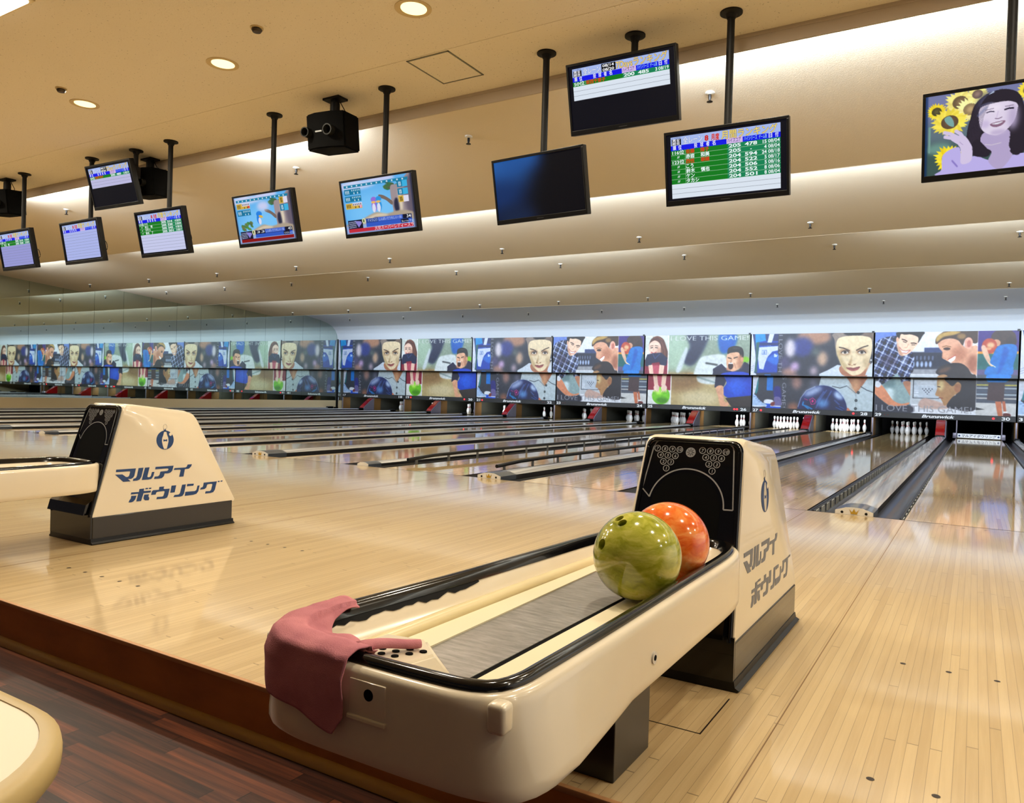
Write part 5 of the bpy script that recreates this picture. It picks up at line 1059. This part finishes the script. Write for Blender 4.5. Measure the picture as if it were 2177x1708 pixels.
def monitor(X, y, z, tilt, yaw, pole_xy, content, label):
    root = empty('monitor', (pole_xy[0], pole_xy[1], CZ), label, 'monitor', 'monitors hung from the ceiling')
    c_, s_ = math.cos(tilt), math.sin(tilt)
    R = Matrix.Rotation(yaw, 4, 'Z') @ Matrix(((1, 0, 0, 0), (0, c_, -s_, 0), (0, s_, c_, 0), (0, 0, 0, 1))).inverted().transposed().inverted()
    R = Matrix.Rotation(yaw, 4, 'Z') @ Matrix.Rotation(tilt, 4, 'X')
    M = Matrix.Translation((X - pole_xy[0], y - pole_xy[1], z - CZ)) @ R        # local x right, z up, -y out of the screen
    b = MB(); b.box(-TW / 2, TW / 2, .0, .055, -TH / 2, TH / 2, .006); b.box(-TW * .36, TW * .36, .05, .095, -TH * .40, TH * .34, .02)
    for x0, x1, z0, z1 in ((-TW / 2, TW / 2, TH / 2 - .022, TH / 2), (-TW / 2, TW / 2, -TH / 2, -TH / 2 + .04), (-TW / 2, -TW / 2 + .018, -TH / 2 + .03, TH / 2 - .02), (TW / 2 - .018, TW / 2, -TH / 2 + .03, TH / 2 - .02)): b.box(x0, x1, -.012, .002, z0, z1, .003)
    bmesh.ops.transform(b.bm, matrix=M, verts=b.bm.verts[:]); hs = b.build('housing', M_BLK, root)
    x0, x1, z0, z1 = -TW / 2 + .016, TW / 2 - .016, TH / 2 - .020, -TH / 2 + .038
    pf = lambda d: (lambda u, v: tuple(M @ Vector((-TW / 2 + u * TW, d, TH / 2 - v * TH))))
    ps = lambda u, v: tuple(M @ Vector((x0 + u * (x1 - x0), -.003, z0 + v * (z1 - z0))))
    if content[0] == 'pic':
        me = picture_mesh('screen', content[1], ps); link('screen', me, M_SCREEN, root)
    else:
        Q, QC, T, TC = content[1]
        bg = np.array([((.017, .035), (.983, .035), (.983, .933)), ((.017, .035), (.983, .933), (.017, .933))]); L = lin_np(np.array((3., 5., 18.)))
        QQ = np.concatenate([bg, Q]); dd = np.repeat(np.r_[np.zeros(2), np.arange(1, len(Q) + 1)], 3); it = iter(dd)
        so = tris_obj('screen', QQ, lambda u, v: tuple(M @ Vector((-TW / 2 + u * TW, -.0025 - .00004 * next(it), TH / 2 - v * TH))), M_SCREEN, root, [L, L] + QC)
        it2 = iter(np.repeat(np.arange(len(T)), 3)); tris_obj('lettering', T, lambda u, v: tuple(M @ Vector((-TW / 2 + u * TW, -.0085 - 2e-7 * next(it2), TH / 2 - v * TH))), M_SCREEN, so, TC)
    b = MB(); b.box(-.035, .035, -.0126, -.0115, -TH / 2 + .016, -TH / 2 + .022); bmesh.ops.transform(b.bm, matrix=M, verts=b.bm.verts[:]); b.build('badge', mat('mark_grey', (34, 34, 36), .5), hs)
    zt = z - CZ + TH / 2 * c_ - .02
    b = MB(); b.cyl((0, 0, 0), (0, 0, zt - .10), .029, n=18); b.build('pole', M_POLE, root, smooth=50)
    b = MB(); b.lathe([(.001, 0), (.085, 0), (.085, -.012), (.046, -.02), (.034, -.05), (.001, -.05)], (0, 0, 0), 28); b.build('ceiling_plate', M_POLE, root, smooth=40)
    pb = M @ Vector((0, .06, TH * .2)); b = MB(); b.box(-.06, .06, min(-.03, pb.y), max(.03, pb.y), pb.z - .05, pb.z + .10, .005); b.build('bracket', M_POLE, root)
    b = MB(); ce = [M @ Vector(p) for p in ((TW * .30, .09, -.05), (TW * .36, .13, -.02), (TW * .40, .12, -.12), (TW * .30, .09, -.16))]; b.tube([tuple(p) for p in catmull(ce, 6, False)], .005, 6); b.build('cable', M_BLK, root, smooth=60)
    return root
month = table(R1, .073, .907, .0648, 10, False); week = table(RA, .075, .55, .0648, 4, True)
monitor(.905, -.82, 2.660, .22, 0.0, (.92, -.74), ('pic', scene_sun()), 'monitor at the right edge showing a woman among sunflowers')
monitor(-.900, -.758, 2.693, .215, .032, (-.905, -.70), ('tab', month), 'monitor with the long green monthly ranking table, second from the right')
monitor(-2.503, -.816, 2.684, .215, -.069, (-2.505, -.74), ('pic', scene_dark()), 'monitor showing a dark blue picture')
monitor(-4.277, -.871, 2.689, .229, 0, (-4.29, -.78), ('pic', scene_tree(3)), 'monitor with a tree cartoon and a scrolling red caption')
monitor(-5.912, -.866, 2.713, .232, .001, (-5.89, -.79), ('pic', scene_tree(4)), 'monitor with a tree cartoon and a plain red bar')
monitor(-7.861, -.791, 2.740, .229, .018, (-7.80, -.74), ('tab', table(RS, .073, .907, .0648, 10, False, (200, 204, 238))), 'monitor with four green ranking rows over white lines')
monitor(-9.548, -.840, 2.749, .192, -.017, (-9.45, -.78), ('tab', table([], .073, .907, .0648, 10, False, (172, 182, 236))), 'monitor with an empty white ranking table')
monitor(-11.25, -.84, 2.762, .20, 0, (-11.15, -.80), ('tab', table(RS[:2], .073, .907, .0648, 10, False, (152, 154, 214))), 'monitor cut by the left edge with a ranking table')
monitor(-1.732, -.86, 3.350, .258, .025, (-1.70, -.69), ('tab', week), 'high monitor with the seven day ranking, half of its screen dark, over two lower ones')
monitor(-8.846, -.852, 3.425, .286, .037, (-8.55, -.72), ('tab', table(RA, .075, .55, .0648, 4, True, (190, 188, 226))), 'high monitor with a half dark ranking screen far at the left')

# ------------------------------------------------------------------ loudspeakers
def speaker(X, y, z, yaw, label, pole=False):
    root = empty('loudspeaker', (X, y, CZ), label, 'loudspeaker', 'black ceiling loudspeakers')
    R = Matrix.Translation((0, 0, z - CZ)) @ Matrix.Rotation(yaw, 4, 'Z') @ Matrix.Rotation(.12, 4, 'X')
    def bd(b, name, m, par=None, smooth=None):
        bmesh.ops.transform(b.bm, matrix=R, verts=b.bm.verts[:]); return b.build(name, m, par or root, smooth)
    b = MB(); b.prism([(-.235, -.15), (-.10, -.20), (.10, -.20), (.235, -.15), (.20, .16), (-.20, .16)], lambda x, yy: (x, yy, -.19), lambda x, yy: (x, yy, .17))
    bmesh.ops.bevel(b.bm, geom=b.bm.edges[:], offset=.014, segments=2, affect='EDGES'); ca = bd(b, 'cabinet', mat('speaker_black', (5, 5, 5), .85, spec=.08), smooth=30)
    for x, r in ((-.185, .05), (.09, .055)):
        b = MB(); b.lathe([(r, -.0), (r, .075), (r * .8, .075), (r * .55, .01), (.001, .01)], (0, 0, 0), 24); bmesh.ops.transform(b.bm, matrix=Matrix.Translation((x, -.175, -.02)) @ Matrix.Rotation(PI / 2, 4, 'X'), verts=b.bm.verts[:]); bd(b, 'horn', mat('horn_black', (20, 19, 15), .5, spec=.2), ca, 50)
    b = MB(); b.box(-.085, -.005, -.206, -.199, -.026, -.012); bd(b, 'badge', M_GREYP, ca)
    b = MB(); b.cyl((0, 0, 0), (0, 0, z - CZ + .16), .022, n=12); b.cyl((0, 0, z - CZ + .20), (0, 0, z - CZ + .30), .05, n=16); b.box(-.045, .045, -.02, .02, z - CZ + .15, z - CZ + .26); b.build('mount', M_POLE, root)
    b = MB(); b.box(-.11, .11, -.07, .07, -.022, 0.0); b.box(-.03, .03, -.03, .03, -.06, -.02); b.build('ceiling_plate', M_POLE, root)
    b = MB(); b.tube([tuple(p) for p in catmull([(.04, .03, -.03), (.09, .05, -.12), (.11, .05, z - CZ + .2), (.10, .03, z - CZ + .14)], 6, False)], .005, 6); b.build('cable', M_BLK, root)
    return root
speaker(-4.95, -.82, 3.52, .14, 'black loudspeaker with two round horns hung from the ceiling')
speaker(-11.75, -.75, 3.52, .14, 'black loudspeaker cut by the left edge of the picture')
speaker(-8.74, -.40, 3.55, .14, 'black loudspeaker mostly hidden behind the high monitor at the left')

# ------------------------------------------------------------------ ceiling fittings
M_LENS = mat('lamp_glow', (255, 240, 190), .5, emit=(255, 238, 178), es=1.6)
for k, w in ((0, 'nearest'), (-1, 'middle'), (-2, 'farthest')):
    root = empty('downlight', (-3.06 + 2.235 * k, -1.90 - .03 * (-k), CZ), 'round recessed downlight in the ceiling, %s of the row of three' % w, 'ceiling light', 'recessed downlights')
    b = MB(); b.lathe([(.145, .0), (.145, -.005), (.118, -.008), (.108, -.004), (.108, .003), (.145, .003)], (0, 0, 0.004), 36); b.build('trim_ring', mat('downlight_ring', (206, 186, 140), .5), root, smooth=40)
    b = MB(); b.lathe([(.001, .0), (.106, .0), (.106, -.003), (.001, -.004)], (.01, 0, .003), 32); b.build('lens', M_LENS, root)
root = empty('panel_light', (-5.95, -3.75, CZ), 'bright square ceiling light cut by the top left corner', 'ceiling light')
b = MB(); b.box(-.33, .33, -.33, .33, -.012, .006); b.build('frame', mat('downlight_ring'), root)
b = MB(); b.box(-.30, .30, -.30, .30, -.035, -.010, .01); b.build('diffuser', mat('panel_glow', (255, 250, 240), .5, emit=(255, 248, 235), es=2.0), root)
for x, y, w in ((-4.427, -2.265, 'nearer'), (-7.317, -2.32, 'farther')):
    root = empty('ceiling_sensor', (x, y, CZ), 'small dark round fitting on the flat ceiling, %s of two beside the downlights' % w, 'sprinkler', 'sensors on the flat ceiling')
    b = MB(); b.lathe([(.001, .004), (.055, .004), (.055, -.004), (.001, -.006)], (0, 0, 0), 20); b.build('escutcheon', mat('downlight_ring'), root)
    b = MB(); b.lathe([(.03, -.004), (.045, -.016), (.034, -.034), (.001, -.038)], (0, 0, 0), 16); b.build('head', mat('bronze_dark', (74, 64, 50), .4, .5), root, smooth=50)
root = empty('ceiling_hatch', (-3.48, -.90, CZ), 'square access hatch with thin grey frame in the flat ceiling', 'hatch')
M_HF = mat('hatch_frame', (118, 118, 104), .4, .4)
b = MB()
for x0, x1, y0, y1 in ((-.235, .235, -.285, -.27), (-.235, .235, .27, .285), (-.235, -.22, -.285, .285), (.22, .235, -.285, .285)): b.box(x0, x1, y0, y1, -.006, .004)
b.build('frame', M_HF, root)
b = MB(); b.box(-.22, .22, -.27, .27, -.003, .004); b.build('lid', M_CEIL, root)
# sprinkler heads, one row under every cove
def cove_z(y):
    for pr in PAN:
        if pr[0][0] <= y <= pr[-1][0]:
            return float(np.interp(y, [p[0] for p in pr], [p[1] for p in pr]))
ORD = ['first', 'second', 'third', 'fourth', 'fifth', 'sixth', 'seventh', 'eighth', 'ninth', 'tenth']
proto = None
for rn, y, xs in (('row nearest the monitors', .72, [-1.50 - 2.84 * k for k in range(5)]), ('second row of the ceiling steps', 5.66, [-1.44 - 2.765 * k for k in range(8)]), ('middle row of the ceiling steps', 8.06, [1.31 - 2.765 * k for k in range(9)]),
                  ('fourth row of the ceiling steps', 13.17, [1.33 - 2.765 * k for k in range(9)]), ('row just before the masking panels', 16.14, [1.35 - 2.765 * k for k in range(9)])):
    for k, x in enumerate(xs):
        z = cove_z(y)
        if proto is None:
            root = proto = empty('sprinkler_head', (x, y, z), '', 'sprinkler', 'sprinkler heads')
            b = MB(); b.lathe([(.001, .012), (.045, .012), (.045, -.008), (.02, -.018), (.001, -.018)], (0, 0, 0), 16); b.build('escutcheon', mat('white_cup', (226, 224, 214), .5), root, smooth=40)
            b = MB(); b.lathe([(.014, -.01), (.016, -.05), (.010, -.075), (.028, -.085), (.03, -.09), (.001, -.093)], (0, 0, 0), 12); b.build('head', mat('bronze_black', (24, 20, 16), .4, .4), root, smooth=50)
        else: root = copy_tree(proto); root.location = (x, y, z)
        root['label'] = 'ceiling sprinkler head, %s from the right in the %s' % (ORD[k], rn)
